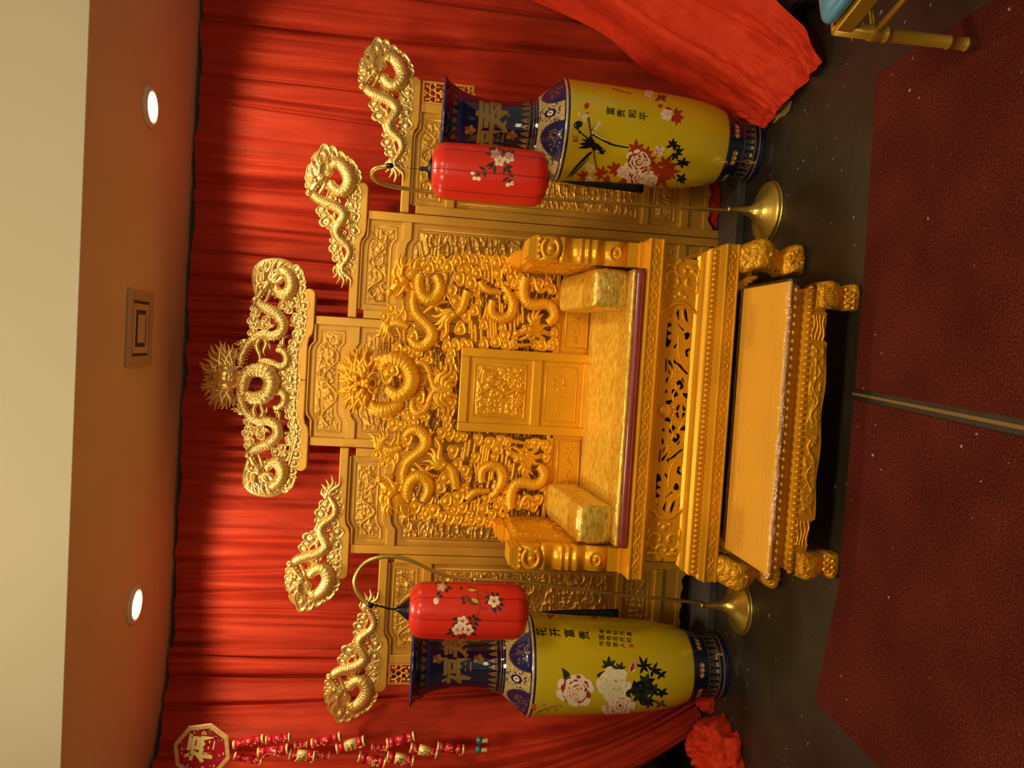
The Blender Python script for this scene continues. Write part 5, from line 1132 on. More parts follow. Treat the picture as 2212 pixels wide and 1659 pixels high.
    def flush(s, mb, idx, lift=0.0011):
        """idx: material -> slot"""
        for (layer, mt), polys in sorted(s.polys.items(), key=lambda q: q[0][0]):
            bm = bmesh.new()
            for P in polys:
                try:
                    vs = [bm.verts.new((p[0]*s.rref, 0, p[1])) for p in P]
                    bm.faces.new(vs)
                except ValueError: pass
            bmesh.ops.triangulate(bm, faces=bm.faces[:])
            if bm.verts:
                xs = [v.co.x for v in bm.verts]; x = min(xs)
                while x < max(xs):
                    bmesh.ops.bisect_plane(bm, geom=bm.verts[:] + bm.edges[:] + bm.faces[:], plane_co=(x, 0, 0), plane_no=(1, 0, 0)); x += 0.012
                zs = [v.co.z for v in bm.verts]; z = min(zs)
                while z < max(zs):
                    bmesh.ops.bisect_plane(bm, geom=bm.verts[:] + bm.edges[:] + bm.faces[:], plane_co=(0, 0, z), plane_no=(0, 0, 1)); z += 0.025
            bm.verts.index_update(); V = np.array([v.co[:] for v in bm.verts]).reshape(-1, 3); Fc = [[v.index for v in f.verts] for f in bm.faces]; bm.free()
            if not len(V): continue
            ph = V[:, 0]/s.rref; r = np.interp(V[:, 2], s.pz, s.pr)*(1 if s.lob is None else s.lob(ph)) + lift + 0.00016*layer
            mb.add(np.stack([s.ax + r*np.sin(ph), s.ay - r*np.cos(ph), V[:, 2]], 1), Fc, idx[mt], True)

_GL = {}
def glyph(ch, bold=0.0):
    """triangles of one character, about one unit tall and centred"""
    key = (ch, bold)
    if key in _GL: return _GL[key]
    cu = bpy.data.curves.new('glyph', 'FONT'); cu.body = ch; cu.size = 1.0; cu.resolution_u = 3; cu.fill_mode = 'FRONT'; cu.offset = bold
    o = bpy.data.objects.new('glyph', cu); COL.objects.link(o); dg = bpy.context.evaluated_depsgraph_get(); me = o.evaluated_get(dg).to_mesh()
    V = np.array([v.co[:2] for v in me.vertices]).reshape(-1, 2); T = [list(p.vertices) for p in me.polygons]
    if len(V): c = (V.max(0) + V.min(0))/2; H = max((V.max(0) - V.min(0)).max(), 1e-6); V = (V - c)/H
    out = [[tuple(V[i]) for i in t] for t in T]; o.evaluated_get(dg).to_mesh_clear(); bpy.data.objects.remove(o); bpy.data.curves.remove(cu)
    _GL[key] = out; return out

# ------------------------------------------------------------------ the pair of tall vases
VP = catmull([(r, z, 0) for r, z in ((0.150, 0.0), (0.156, 0.012), (0.157, 0.03), (0.151, 0.075), (0.158, 0.13), (0.176, 0.190), (0.196, 0.26), (0.213, 0.36), (0.225, 0.52), (0.234, 0.72), (0.240, 0.90), (0.242, 0.975),
                                     (0.236, 1.000), (0.205, 1.035), (0.165, 1.080), (0.138, 1.120), (0.118, 1.20), (0.112, 1.28), (0.117, 1.37), (0.138, 1.455), (0.172, 1.515), (0.205, 1.546))], 6)[:, :2]
VM = [BLUEG, YELG, GILT, CREAMG, BLUEL, P_CREAM, P_PINK, P_RED, P_GREEN, P_BLACK, P_BROWN, P_SEAL, P_PALE, P_OCH, GILTD]
VI = {m_.name: i for i, m_ in enumerate(VM)}
def vase(axis, label, paint):
    t = thing('floor_vase', label, 'vase', (axis[0], axis[1], 0), 'tall porcelain floor vases')
    def seg(z0, z1, k=112):
        zz = VP[:, 1]; mk = (zz > z0 + 1e-4) & (zz < z1 - 1e-4); z = np.r_[z0, zz[mk], z1]; return [(float(np.interp(q, VP[:, 1], VP[:, 0])), q) for q in z]
    def bands(mb, lst):
        for z0, z1, mt, lift in lst: mb.lathe([(r + lift, z) for r, z in seg(z0, z1)], axis, 112, VI[mt.name])
    prof = [(r, z) for r, z in VP]
    # foot
    mb = MB(); bands(mb, [(0.0, 0.022, BLUEL, 0), (0.022, 0.196, BLUEG, 0), (0.030, 0.036, GILT, 0.001), (0.052, 0.056, GILT, 0.001), (0.106, 0.109, GILT, 0.001), (0.193, 0.197, GILT, 0.0015)])
    mb.lathe([(0.0001, 0.001), (0.150, 0.001)], axis, 112, 0)
    w = Wrap(axis, prof, 0.16); g = GILTD.name
    for k in range(30):                  # ring of fretted lappets on the foot
        p = 2*pi*k/30; d = 0.060
        w.raw([(p - d, 0.060), (p + d, 0.060), (p + d, 0.082), (p + 0.5*d, 0.098), (p, 0.104), (p - 0.5*d, 0.098), (p - d, 0.082)], g, 0)
        w.raw([(p - 0.6*d, 0.064), (p + 0.6*d, 0.064), (p + 0.6*d, 0.08), (p, 0.094), (p - 0.6*d, 0.08)], BLUEG.name, 1); w.raw([(p - 0.25*d, 0.066), (p + 0.25*d, 0.066), (p, 0.086)], g, 2)
    for k in range(8):                   # triple-rosette plaques
        p0 = 2*pi*k/8 + 0.25
        for j in (-1, 0, 1):
            p = p0 + j*0.14
            w.raw([(p + 0.085*cos(a), 0.152 + 0.0145*sin(a)) for a in np.linspace(0, 2*pi, 10, endpoint=False)], GILT.name, 0); w.raw([(p + 0.05*cos(a), 0.152 + 0.0085*sin(a)) for a in np.linspace(0, 2*pi, 9, endpoint=False)], P_PINK.name, 1); w.raw([(p + 0.02*cos(a), 0.152 + 0.004*sin(a)) for a in np.linspace(0, 2*pi, 7, endpoint=False)], P_RED.name, 2)
    w.flush(mb, VI); mb.build('foot', VM, t)
    # painted body
    mb = MB(); bands(mb, [(0.197, 0.978, YELG, 0), (0.978, 0.992, BLUEL, 0.0006)]); w = Wrap(axis, prof, 0.235); paint(w); w.flush(mb, VI); mb.build('body', VM, t)
    # shoulder with cartouches
    mb = MB(); bands(mb, [(0.992, 1.118, CREAMG, 0), (0.988, 0.994, CREAMG, 0.002), (0.998, 1.003, BLUEG, 0.001), (1.108, 1.117, BLUEG, 0.001)]); w = Wrap(axis, prof, 0.2)
    for k in range(5):
        p = 2*pi*k/5 + w.sh; r = random.Random(k)
        w.raw([(p + 0.41*cos(a), 1.003 + 0.088*max(0.0, sin(a))**0.8) for a in np.linspace(0, pi, 15)], BLUEL.name, 0)
        w.raw([(p + 0.43*cos(a), 1.003 + 0.093*max(0.0, sin(a))**0.8) for a in np.linspace(0, pi, 15)] + [(p + 0.41*cos(a), 1.003 + 0.088*max(0.0, sin(a))**0.8) for a in np.linspace(pi, 0, 15)], GILTD.name, 1)
        for j in range(40):
            a, z = p + r.uniform(-0.26, 0.26), 1.010 + 0.062*r.random()**1.2*(1 - 0.3*r.random()); w.raw([(a + 0.022*cos(q + j), z + 0.0045*sin(q + j)) for q in np.linspace(0, 2*pi, 6, endpoint=False)], (GILT if j % 2 else GILTD).name, 1)
        c = p + pi/5
        for j in range(8): a = 2*pi*j/8; w.raw([(c + 0.075*cos(a) + 0.045*cos(q), 1.062 + 0.016*sin(a) + 0.0095*sin(q)) for q in np.linspace(0, 2*pi, 8, endpoint=False)], BLUEL.name, 1)
        w.raw([(c + 0.07*cos(q), 1.062 + 0.013*sin(q)) for q in np.linspace(0, 2*pi, 10, endpoint=False)], P_CREAM.name, 2); w.raw([(c + 0.03*cos(q), 1.062 + 0.006*sin(q)) for q in np.linspace(0, 2*pi, 8, endpoint=False)], P_RED.name, 3)
        for j in range(60):
            a, z = c + r.uniform(-0.22, 0.22), r.uniform(1.022, 1.104)
            if abs(a - c) < 0.14 and abs(z - 1.062) < 0.03: continue
            w.raw([(a + 0.016*cos(q + j), z + 0.0035*sin(q + j)) for q in np.linspace(0, 2*pi, 5, endpoint=False)], BLUEG.name, 1)
    w.flush(mb, VI); mb.build('shoulder', VM, t)
    # neck
    mb = MB(); bands(mb, [(1.118, 1.541, BLUEG, 0), (1.128, 1.131, GILT, 0.001), (1.147, 1.149, GILT, 0.001)]); w = Wrap(axis, prof, 0.13)
    for k in range(26):
        p = 2*pi*k/26; d = 0.085
        w.raw([(p - d, 1.150), (p + d, 1.150), (p + 0.8*d, 1.165), (p, 1.190), (p - 0.8*d, 1.165)], GILT.name, 0); w.raw([(p - 0.5*d, 1.153), (p + 0.5*d, 1.153), (p, 1.178)], P_BROWN.name, 1)
        w.raw([(p - d, 1.505), (p + d, 1.505), (p + 0.6*d, 1.49), (p, 1.478), (p - 0.6*d, 1.49)], P_BROWN.name, 0)
    for ch, p, h in w.neck: w.text(ch, p, h, GILT.name, 1, 0.92, 0.03)
    for p in w.buds:
        for j in range(5): a = 2*pi*j/5; w.ell((p[0] + 7.5*cos(a), p[1] + 6*sin(a)), 5.5, 4.6, 57*a, (P_BROWN if j % 2 else GILT).name, 1, 9)
        w.ell(p, 3, 3, 0, P_RED.name, 2, 8)
    w.flush(mb, VI); mb.build('neck', VM, t)
    mb = MB(); rr, zz = VP[-1]; mb.lathe([(rr - 0.003, zz - 0.006), (rr + 0.002, zz - 0.003), (rr + 0.003, zz + 0.002), (rr - 0.002, zz + 0.004), (rr - 0.008, zz), (rr - 0.04, zz - 0.035), (0.13, 1.44), (0.108, 1.35), (0.105, 1.25)], axis, 112, 0); mb.build('rim', BLUEL, t)
    return t
def paint_right(w):
    C, PK, RD, GN, BK, BR, SL, PL, OC = P_CREAM.name, P_PINK.name, P_RED.name, P_GREEN.name, P_BLACK.name, P_BROWN.name, P_SEAL.name, P_PALE.name, P_OCH.name
    for ch, p in zip('富贵和平', ((1318, 240), (1341, 245), (1366, 247), (1390, 251))): w.text(ch, p, 18, BK, 3, 1.0, 0.006)
    w.poly([(1237, 293), (1247, 294), (1248, 306), (1238, 306)], SL, 1); w.poly([(1240, 296), (1245, 297), (1245, 303), (1240, 303)], OC, 2)
    w.line([(1268, 243), (1272, 262), (1276, 286), (1281, 318), (1284, 340), (1289, 366)], 5, BR, 1); w.line([(1272, 262), (1262, 254), (1252, 246)], 2.5, BR, 1); w.line([(1276, 284), (1284, 272), (1291, 264)], 2, BR, 1)
    w.ell((1267, 229), 5, 7, 20, RD, 2)
    for p in ((1251, 247), (1260, 252), (1264, 259), (1268, 250), (1291, 269), (1287, 276), (1295, 266)): w.blossom(p, 4.2, (C, OC, BR), 2)
    # upper magpie with a long tail
    w.leaf((1258, 264), (1236, 276), 7.5, BK, 4); w.ell((1250, 268), 8, 7, 0, BK, 4); w.leaf((1240, 272), (1234, 284), 2.2, OC, 4); w.line([(1246, 276), (1254, 287), (1266, 296)], 6, BK, 4)
    for p in ((1250, 281), (1256, 290), (1243, 271)): w.ell(p, 1.6, 1.2, 0, C, 6, 7)
    w.leaf((1260, 268), (1272, 280), 6, OC, 3); w.line([(1278, 288), (1300, 301), (1325, 313), (1358, 319)], 6, BK, 4); w.line([(1278, 286), (1296, 297), (1312, 304)], 3, C, 5)
    for k in range(6): w.ell((1284 + 6*k, 291 + 4*k), 1.5, 1.1, 30, BK, 6, 7)
    # lower magpie, wings and tail
    w.ell((1288, 319), 14, 9, 40, BK, 4); w.ell((1300, 326), 8, 7, 30, BK, 4); w.leaf((1305, 328), (1312, 333), 2.2, OC, 4); w.ell((1303, 323), 1.8, 1.6, 0, C, 6, 7); w.ell((1290, 328), 6, 4, 40, OC, 5)
    for t_ in ((1248, 320), (1250, 310), (1256, 300), (1263, 294), (1272, 292)): w.leaf((1284, 313), t_, 4, BK, 4)
    for t_ in ((1222, 386), (1228, 386), (1236, 376), (1246, 366), (1252, 356)): w.leaf((1279, 326), t_, 4.2, BK, 4)
    w.line([(1276, 334), (1250, 360), (1226, 384)], 1.2, PL, 6)
    # peonies and scarlet leaves
    for c, R, a in (((1374, 318), 19, -90), ((1397, 328), 15, -70), ((1325, 364), 17, 200), ((1297, 372), 17, 230), ((1258, 380), 14, 200), ((1440, 352), 20, -60), ((1451, 370), 20, 0), ((1430, 388), 22, 60), ((1405, 345), 16, -30), ((1415, 365), 18, 20), ((1350, 395), 16, 120), ((1310, 392), 15, 160), ((1428, 372), 20, 90)): w.star(c, R, a, RD, 1)
    w.peony((1378, 352), 29, (C, RD, OC), 2, 3); w.peony((1374, 386), 24, (C, RD, OC), 2, 5); w.peony((1348, 372), 15, (C, PK, OC), 2, 6); w.peony((1402, 386), 18, (C, PK, OC), 2, 8)
    w.peony((1425, 326), 12, (C, RD, OC), 2, 7); w.peony((1275, 396), 15, (C, PK, OC), 2, 9); w.peony((1240, 398), 11, (C, PK, OC), 2, 10); w.peony((1275, 362), 10, (C, OC, BR), 2, 11)
    for c, T in (((1452, 314), ((1437, 319), (1444, 303), (1455, 298), (1463, 305), (1472, 316), (1462, 326))), ((1461, 331), ((1446, 338), (1468, 316), (1478, 320), (1475, 334), (1462, 346), (1450, 348))), ((1474, 351), ((1458, 356), (1480, 339), (1492, 350), (1488, 358), (1472, 364), (1462, 345))), ((1472, 384), ((1460, 376), (1480, 374), (1484, 388), (1470, 396), (1460, 392), (1478, 398)))): w.spray(c, T, 3.0, BK, 3)
    w.line([(1440, 345), (1455, 330), (1452, 314)], 2, BK, 2)
    # right-hand sprigs
    w.peony((1440, 248), 14, (C, PL, OC), 2, 12); w.ell((1426, 229), 5, 4, 0, RD, 3); w.leaf((1437, 232), (1452, 238), 3, RD, 3); w.star((1463, 250), 17, 20, RD, 3, 6, 0.3); w.star((1462, 260), 12, 100, RD, 3)
    w.spray((1428, 210), ((1414, 219), (1420, 206), (1438, 220), (1440, 208)), 3.4, BR, 2); w.peony((1402, 203), 10, (C, PK, OC), 2, 13); w.spray((1287, 190), ((1280, 184), (1294, 186), (1282, 195), (1293, 193)), 2.6, PK, 2)
    for k in range(6): w.ell((1325 + 7*k, 192 + 2*k), 3, 1.6, 20, RD, 2, 7)
def paint_left(w):
    C, PK, RD, GN, BK, BR, SL, PL, OC = P_CREAM.name, P_PINK.name, P_RED.name, P_GREEN.name, P_BLACK.name, P_BROWN.name, P_SEAL.name, P_PALE.name, P_OCH.name
    for ch, p in zip('花开富贵', ((1169, 1365), (1199, 1366), (1229, 1368), (1261, 1372))): w.text(ch, p, 23, BK, 3, 0.95, 0.012)
    for col, y0 in zip(('唯有牡丹真', '国色花开时', '节动京人'), (1364, 1377, 1390)):
        for k, ch in enumerate(col): w.text(ch, (1299.5 + 14.8*k, y0 + 1.4*k), 11, BK, 3, 1.0, 0.01)
    w.ell((1363, 1395), 5.5, 4.0, 0, SL, 3)
    w.poly([(1146, 1520), (1157, 1520), (1157, 1533), (1147, 1533)], SL, 1)
    w.star((1315, 1433), 17, -90, GN, 1, 4); w.star((1340, 1441), 13, -70, GN, 1, 4); w.leaf((1288, 1462), (1309, 1449), 4, GN, 1); w.leaf((1232, 1468), (1213, 1442), 6, GN, 1); w.leaf((1228, 1470), (1216, 1456), 5, GN, 1)
    for c, R in (((1395, 1475), 22), ((1385, 1500), 24), ((1372, 1486), 18), ((1410, 1490), 17), ((1352, 1496), 16), ((1400, 1515), 16)):
        for k in range(7): a = k*0.9 + R; w.leaf(c, (c[0] + R*cos(a), c[1] + R*sin(a)), R*0.24, GN if k % 3 else BK, 1)
    for c, T in (((1390, 1440), ((1380, 1415), (1398, 1420), (1372, 1436), (1408, 1434), (1400, 1452), (1382, 1456))), ((1410, 1448), ((1398, 1438), (1420, 1430), (1432, 1446), (1424, 1458), (1406, 1464))), ((1428, 1456), ((1416, 1450), (1440, 1450), (1436, 1464), (1420, 1468))), ((1430, 1496), ((1420, 1488), (1440, 1486), (1444, 1500), (1428, 1508), (1418, 1502)))): w.spray(c, T, 3.2, BK, 2)
    w.peony((1243, 1491), 40, (C, P_RED.name, OC), 3, 21); w.peony((1240, 1500), 22, (C, PK, OC), 6, 22)
    w.peony((1325, 1474), 37, (C, PL, OC), 3, 23); w.peony((1322, 1490), 24, (PL, C, OC), 6, 24)
    w.peony((1335, 1526), 36, (C, PK, P_RED.name), 4, 25); w.leaf((1368, 1440), (1374, 1424), 6, PK, 3); w.ell((1366, 1444), 7, 9, 20, C, 3); w.leaf((1362, 1452), (1370, 1430), 4, RD, 4)
    for p in ((1175, 1522), (1190, 1527), (1182, 1534), (1200, 1533), (1210, 1525)): w.blossom(p, 4, (OC, BR, BR), 2)
    w.line([(1160, 1540), (1180, 1530), (1210, 1522)], 2, BR, 1)
    w.spray((1425, 1520), ((1410, 1512), (1436, 1512), (1440, 1526), (1418, 1530)), 3, BR, 2); w.ell((1205, 1332), 8, 6, 0, OC, 1); w.spray((1190, 1332), ((1180, 1328), (1198, 1326), (1186, 1338)), 2.4, BR, 1); w.star((1284, 1330), 10, 80, RD, 1)
VR, VL = (1.075, 3.75), (-1.525, 3.70)
Wrap.neck = (('寿', (1067, 249), 82), ('福', (1056, 306), 62)); Wrap.buds = ((1015, 281), (1105, 292)); Wrap.sh = -0.47
vase(VR, 'tall blue-necked yellow vase painted with magpies and peonies, right of the throne', paint_right)
Wrap.neck = (('福', (986, 1452), 64), ('寿', (986, 1394), 66)); Wrap.buds = ((946, 1424), (1034, 1424)); Wrap.sh = -0.62
vase(VL, 'tall blue-necked yellow vase painted with large pale peonies, left of the throne', paint_left)

# ------------------------------------------------------------------ lantern stands and lanterns
def stand(base, path, label, br):
    t = thing('lantern_stand', label, 'lantern stand', (base[0], base[1], 0), 'brass lantern stands')
    mb = MB(); prof = catmull([(r, z, 0) for r, z in ((0.002, 0.0), (br*0.97, 0.0), (br, 0.005), (br, 0.014), (br*0.96, 0.020), (br*0.72, 0.034), (br*0.42, 0.056), (br*0.20, 0.090), (0.018, 0.13), (0.0125, 0.165), (0.011, 0.19))], 5)[:, :2]
    mb.lathe(prof, base[:2], 72); mb.build('base', GOLD_L, t)
    mb = MB(); p0 = (base[0] + (path[0][0] - base[0])*0.1, base[1], 0.186); mb.tube([(base[0], base[1], 0.186), (base[0], base[1], 0.200)], 0.0145, 16); mb.build('collar', GOLD_L, t)
    C = catmull(path, 10); k = int(len(C)*0.45)
    top = [i for i in range(len(C)) if C[i][2] < 1.30]; k = top[-1] if top else 1
    mb = MB(); mb.tube(C[:k + 1], 0.0088, 14); mb.build('pole', GOLD_L, t)
    mb = MB(); mb.tube(C[k:], np.linspace(0.0092, 0.0105, len(C) - k), 14); mb.build('hook_arm', GOLD_L, t)
    mb = MB(); e, e0 = C[-1], C[-4]; v = (e - e0)/np.linalg.norm(e - e0); mb.tube([e - v*0.012, e + v*0.002, e + v*0.014], [0.0115, 0.0125, 0.0095], 12); mb.build('end_cap', BLACKC, t)
    return C[-1]
def W3(l, Y, Y2=None):
    n = len(l); return [tuple(at(x, y, Y + ((Y2 or Y) - Y)*(k/(n - 1))**1.2)) for k, (x, y) in enumerate(l)]
YR, YL = 3.52, 3.50
LYR, LYL = 3.345, 3.46
bR = (0.728, YR, 0); bL = (-1.150, YL, 0)
hookR = stand(bR, [(0.722, YR, 0.19), (0.714, YR, 0.50), (0.706, YR, 0.95), (0.695, YR, 1.35)] + W3([(930, 415), (880, 408), (845, 402), (820, 394), (806, 383), (804, 374), (812, 364), (828, 360), (842, 358)], YR, LYR), 'brass lantern stand with hooked arm at the right of the throne', 0.142)
hookL = stand(bL, [(-1.140, YL, 0.19), (-1.105, YL, 0.62), (-1.06, YL, 1.04), (-1.053, YL, 1.28)] + W3([(990, 1248), (965, 1243), (940, 1235), (912, 1222), (890, 1212), (865, 1204), (840, 1202), (815, 1205), (790, 1215), (775, 1231), (767, 1250), (768, 1268), (775, 1285), (788, 1299), (800, 1307)], YL, LYL), 'brass lantern stand with looped arm at the left of the throne', 0.128)

def lantern(axis, ztop, zbot, R, label, tilt_n, paint, hook, hub):
    t = thing('red_lantern', label, 'lantern', (axis[0], axis[1], zbot), 'red silk lanterns')
    n = 8; lob = lambda th: 1 - 0.028*np.abs(np.cos((th + tilt_n)*n/2))**6
    H = ztop - zbot; rc = 0.066; prof = []
    for a in np.linspace(-90, 0, 9): prof.append((R - rc + rc*cos(radians(a)), zbot + rc*0.95 + rc*0.95*sin(radians(a))))
    for z in np.linspace(zbot + rc, ztop - rc, 10)[1:-1]: prof.append((R*(1 + 0.02*sin(pi*(z - zbot)/H)), z))
    for a in np.linspace(0, 90, 9): prof.append((R - rc + rc*cos(radians(a)), ztop - rc*0.95 + rc*0.95*sin(radians(a))))
    mb = MB(); mb.lathe(prof, axis, 96, 0, lob)
    LM = [LANT, P_CREAM, P_PINK, P_RED, P_GREEN, P_BLACK, P_BROWN, P_OCH, LANT_RIB]; LI = {m_.name: i for i, m_ in enumerate(LM)}
    w = Wrap(axis, prof, R, lambda ph: lob(ph)); paint(w); w.flush(mb, LI, 0.0012); mb.build('shade', LM, t)
    mb = MB()
    for k in range(n):
        th = 2*pi*(k)/n - tilt_n + 0.0; P = [(axis[0] + (r*0.972 + 0.0004)*sin(th), axis[1] - (r*0.972 + 0.0004)*cos(th), z) for r, z in prof[2:-2]]; mb.tube(P, 0.0018, 6)
    mb.build('rib_seams', LANT_RIB, t)
    mb = MB(); mb.lathe(hub, axis, 32); mb.build('top_cap', BLACKC, t); mb = MB(); mb.lathe([(0.0, zbot - 0.006), (0.045, zbot - 0.006), (0.047, zbot), (0.04, zbot + 0.004)], axis, 32); mb.build('bottom_cap', BLACKC, t)
    mb = MB(); zt = max(p[1] for p in hub); q = np.linspace(0, 1, 14); e = np.array(hook); b = np.array([axis[0], axis[1], zt - 0.003])
    C = e + (b - e)*q[:, None]; C[:, 0] += 0.003*np.sin(q*pi*2); mb.tube(C, tilt_cord[0], 7); mb.build('cord', BLACKC, t)
    # tassel on its thread
    zt1, zt2 = zbot - 0.068, zbot - 0.43
    mb = MB(); mb.tube([(axis[0], axis[1], zbot), (axis[0], axis[1], zt1)], 0.0011, 5); mb.build('tassel_thread', BLACKC, t)
    mb = MB(); z = np.linspace(zt1, zt2, 16); mb.tube(np.stack([np.full(16, axis[0]), np.full(16, axis[1]), z], 1), np.interp(np.linspace(0, 1, 16), [0, 0.08, 0.5, 1], [0.002, 0.006, 0.014, 0.0185]), 20)
    for k in range(20):
        a = 2*pi*k/20; mb.tube([(axis[0] + (0.003 + 0.014*q)*cos(a), axis[1] + (0.003 + 0.014*q)*sin(a), zt1 - 0.02 + (zt2 - zt1 + 0.018)*q) for q in np.linspace(0, 1, 8)], 0.0026, 5)
    mb.build('tassel', BLACKC, t)
    return t
tilt_cord = [0.0011]
def paint_lr(w):
    C, PK, RD, GN, BR, OC = P_CREAM.name, P_PINK.name, P_RED.name, P_GREEN.name, P_BROWN.name, P_OCH.name
    for p, a in (((1071, 333), 0), ((1099, 341), 30), ((1079, 348), 60)): w.blossom(p, 12, (C if a else PK, PK, OC), 3, 5, a)
    w.blossom((1098, 336), 8, (PK, C, OC), 5)
    for p in ((1021, 374), (1025, 385), (1034, 386), (1097, 399), (1106, 396)): w.ell(p, 5, 4.5, 0, C, 3, 9)
    for a, b in (((1066, 325), (1055, 319)), ((1070, 326), (1066, 316)), ((1074, 326), (1080, 318)), ((1064, 333), (1048, 329)), ((1092, 332), (1084, 322)), ((1094, 331), (1103, 324)), ((1103, 329), (1112, 327)), ((1068, 351), (1048, 361)), ((1065, 353), (1058, 366)), ((1048, 367), (1034, 359)), ((1047, 368), (1047, 384)), ((1069, 358), (1068, 377)), ((1093, 360), (1087, 375)), ((1093, 360), (1108, 361)), ((1096, 362), (1104, 376)), ((1099, 384), (1084, 392)), ((1099, 378), (1118, 381)), ((1030, 380), (1036, 373)), ((1098, 394), (1106, 388))): w.leaf(a, b, 3.4, GN, 2)
    w.line([(1078, 350), (1060, 362), (1046, 370), (1032, 378)], 1.8, BR, 1); w.line([(1092, 350), (1096, 368), (1099, 384), (1098, 396)], 1.8, BR, 1); w.line([(1084, 320), (1086, 330), (1084, 345)], 2, BR, 1)
def paint_ll(w):
    C, PK, RD, GN, BR, OC = P_CREAM.name, P_PINK.name, P_RED.name, P_GREEN.name, P_BROWN.name, P_OCH.name
    w.blossom((954, 1268), 11, (PK, C, OC), 3); w.blossom((1067, 1299), 13, (C, OC, RD), 3, 5, 20); w.blossom((999, 1342), 12, (C, OC, RD), 3); w.blossom((988, 1360), 12, (C, PK, OC), 3, 5, 40); w.blossom((1011, 1360), 12, (C, OC, RD), 3, 5, 10); w.ell((942, 1298), 6, 8, 0, C, 3); w.leaf((944, 1290), (949, 1300), 3, OC, 4)
    for a, b in (((946, 1262), (940, 1258)), ((950, 1260), (948, 1254)), ((960, 1262), (966, 1256)), ((964, 1268), (978, 1272)), ((962, 1272), (968, 1280)), ((950, 1280), (942, 1284)), ((950, 1284), (956, 1292)), ((1002, 1298), (998, 1286)), ((1004, 1298), (1000, 1306)), ((1000, 1270), (992, 1272)), ((1060, 1290), (1048, 1288)), ((1058, 1298), (1046, 1303)), ((1066, 1288), (1062, 1278)), ((1072, 1288), (1076, 1279)), ((1078, 1294), (1092, 1296)), ((1078, 1304), (1090, 1309)), ((1074, 1310), (1084, 1320)), ((1070, 1312), (1068, 1326)), ((1066, 1311), (1066, 1320)), ((990, 1336), (974, 1340)), ((990, 1346), (976, 1350)), ((980, 1358), (968, 1362)), ((978, 1364), (962, 1372)), ((984, 1370), (976, 1378)), ((998, 1372), (992, 1381)), ((1002, 1370), (1004, 1381)), ((1020, 1354), (1030, 1360)), ((1020, 1366), (1028, 1374)), ((1018, 1340), (1012, 1330)), ((1022, 1340), (1034, 1334)), ((1026, 1340), (1042, 1340)), ((1024, 1344), (1034, 1352)), ((1020, 1344), (1014, 1352)), ((1022, 1336), (1024, 1326))): w.leaf(a, b, 3.4, GN, 2)
    w.line([(1010, 1268), (1026, 1272), (1033, 1290), (1037, 1309), (1034, 1322), (1026, 1338)], 3, BR, 1); w.line([(1034, 1284), (1046, 1290), (1056, 1296)], 2.4, BR, 1); w.line([(1024, 1342), (1022, 1356)], 2, BR, 1); w.line([(954, 1274), (948, 1288), (944, 1296)], 1.8, BR, 1)
    w.ell((1022, 1300), 12, 7, 30, BR, 3); w.ell((1026, 1297), 9, 4.5, 30, OC, 4); w.leaf((1014, 1292), (1002, 1286), 3, BR, 3); w.ell((1013, 1296), 5, 4.5, 0, BR, 4); w.leaf((1034, 1310), (1060, 1320), 3.4, RD, 3); w.leaf((1010, 1274), (1030, 1276), 3.5, OC, 3); w.leaf((1044, 1280), (1058, 1282), 2.4, RD, 3)
kR, kL = LYR/YR, LYL/YL
zs = lambda z, k: 1.62 + (z - 1.62)*k
aR = (0.787*kR, LYR); aL = (-1.197*kL, LYL)
lantern(aR, zs(1.588, kR), zs(1.070, kR), 0.125*kR, 'red lantern with white blossoms hanging in front of the right vase', 0.15, paint_lr, hookR, [(r, zs(z, kR)) for r, z in ((0.052, 1.580), (0.054, 1.590), (0.040, 1.600), (0.014, 1.606), (0.009, 1.612), (0.009, 1.640), (0.0, 1.641))])
tilt_cord[0] = 0.0045
lantern(aL, zs(1.577, kL), zs(1.040, kL), 0.125*kL, 'red lantern with a painted bird hanging in front of the left vase', 0.02, paint_ll, hookL, [(r, zs(z, kL)) for r, z in ((0.050, 1.572), (0.050, 1.580), (0.036, 1.598), (0.020, 1.618), (0.008, 1.636), (0.0, 1.638))])

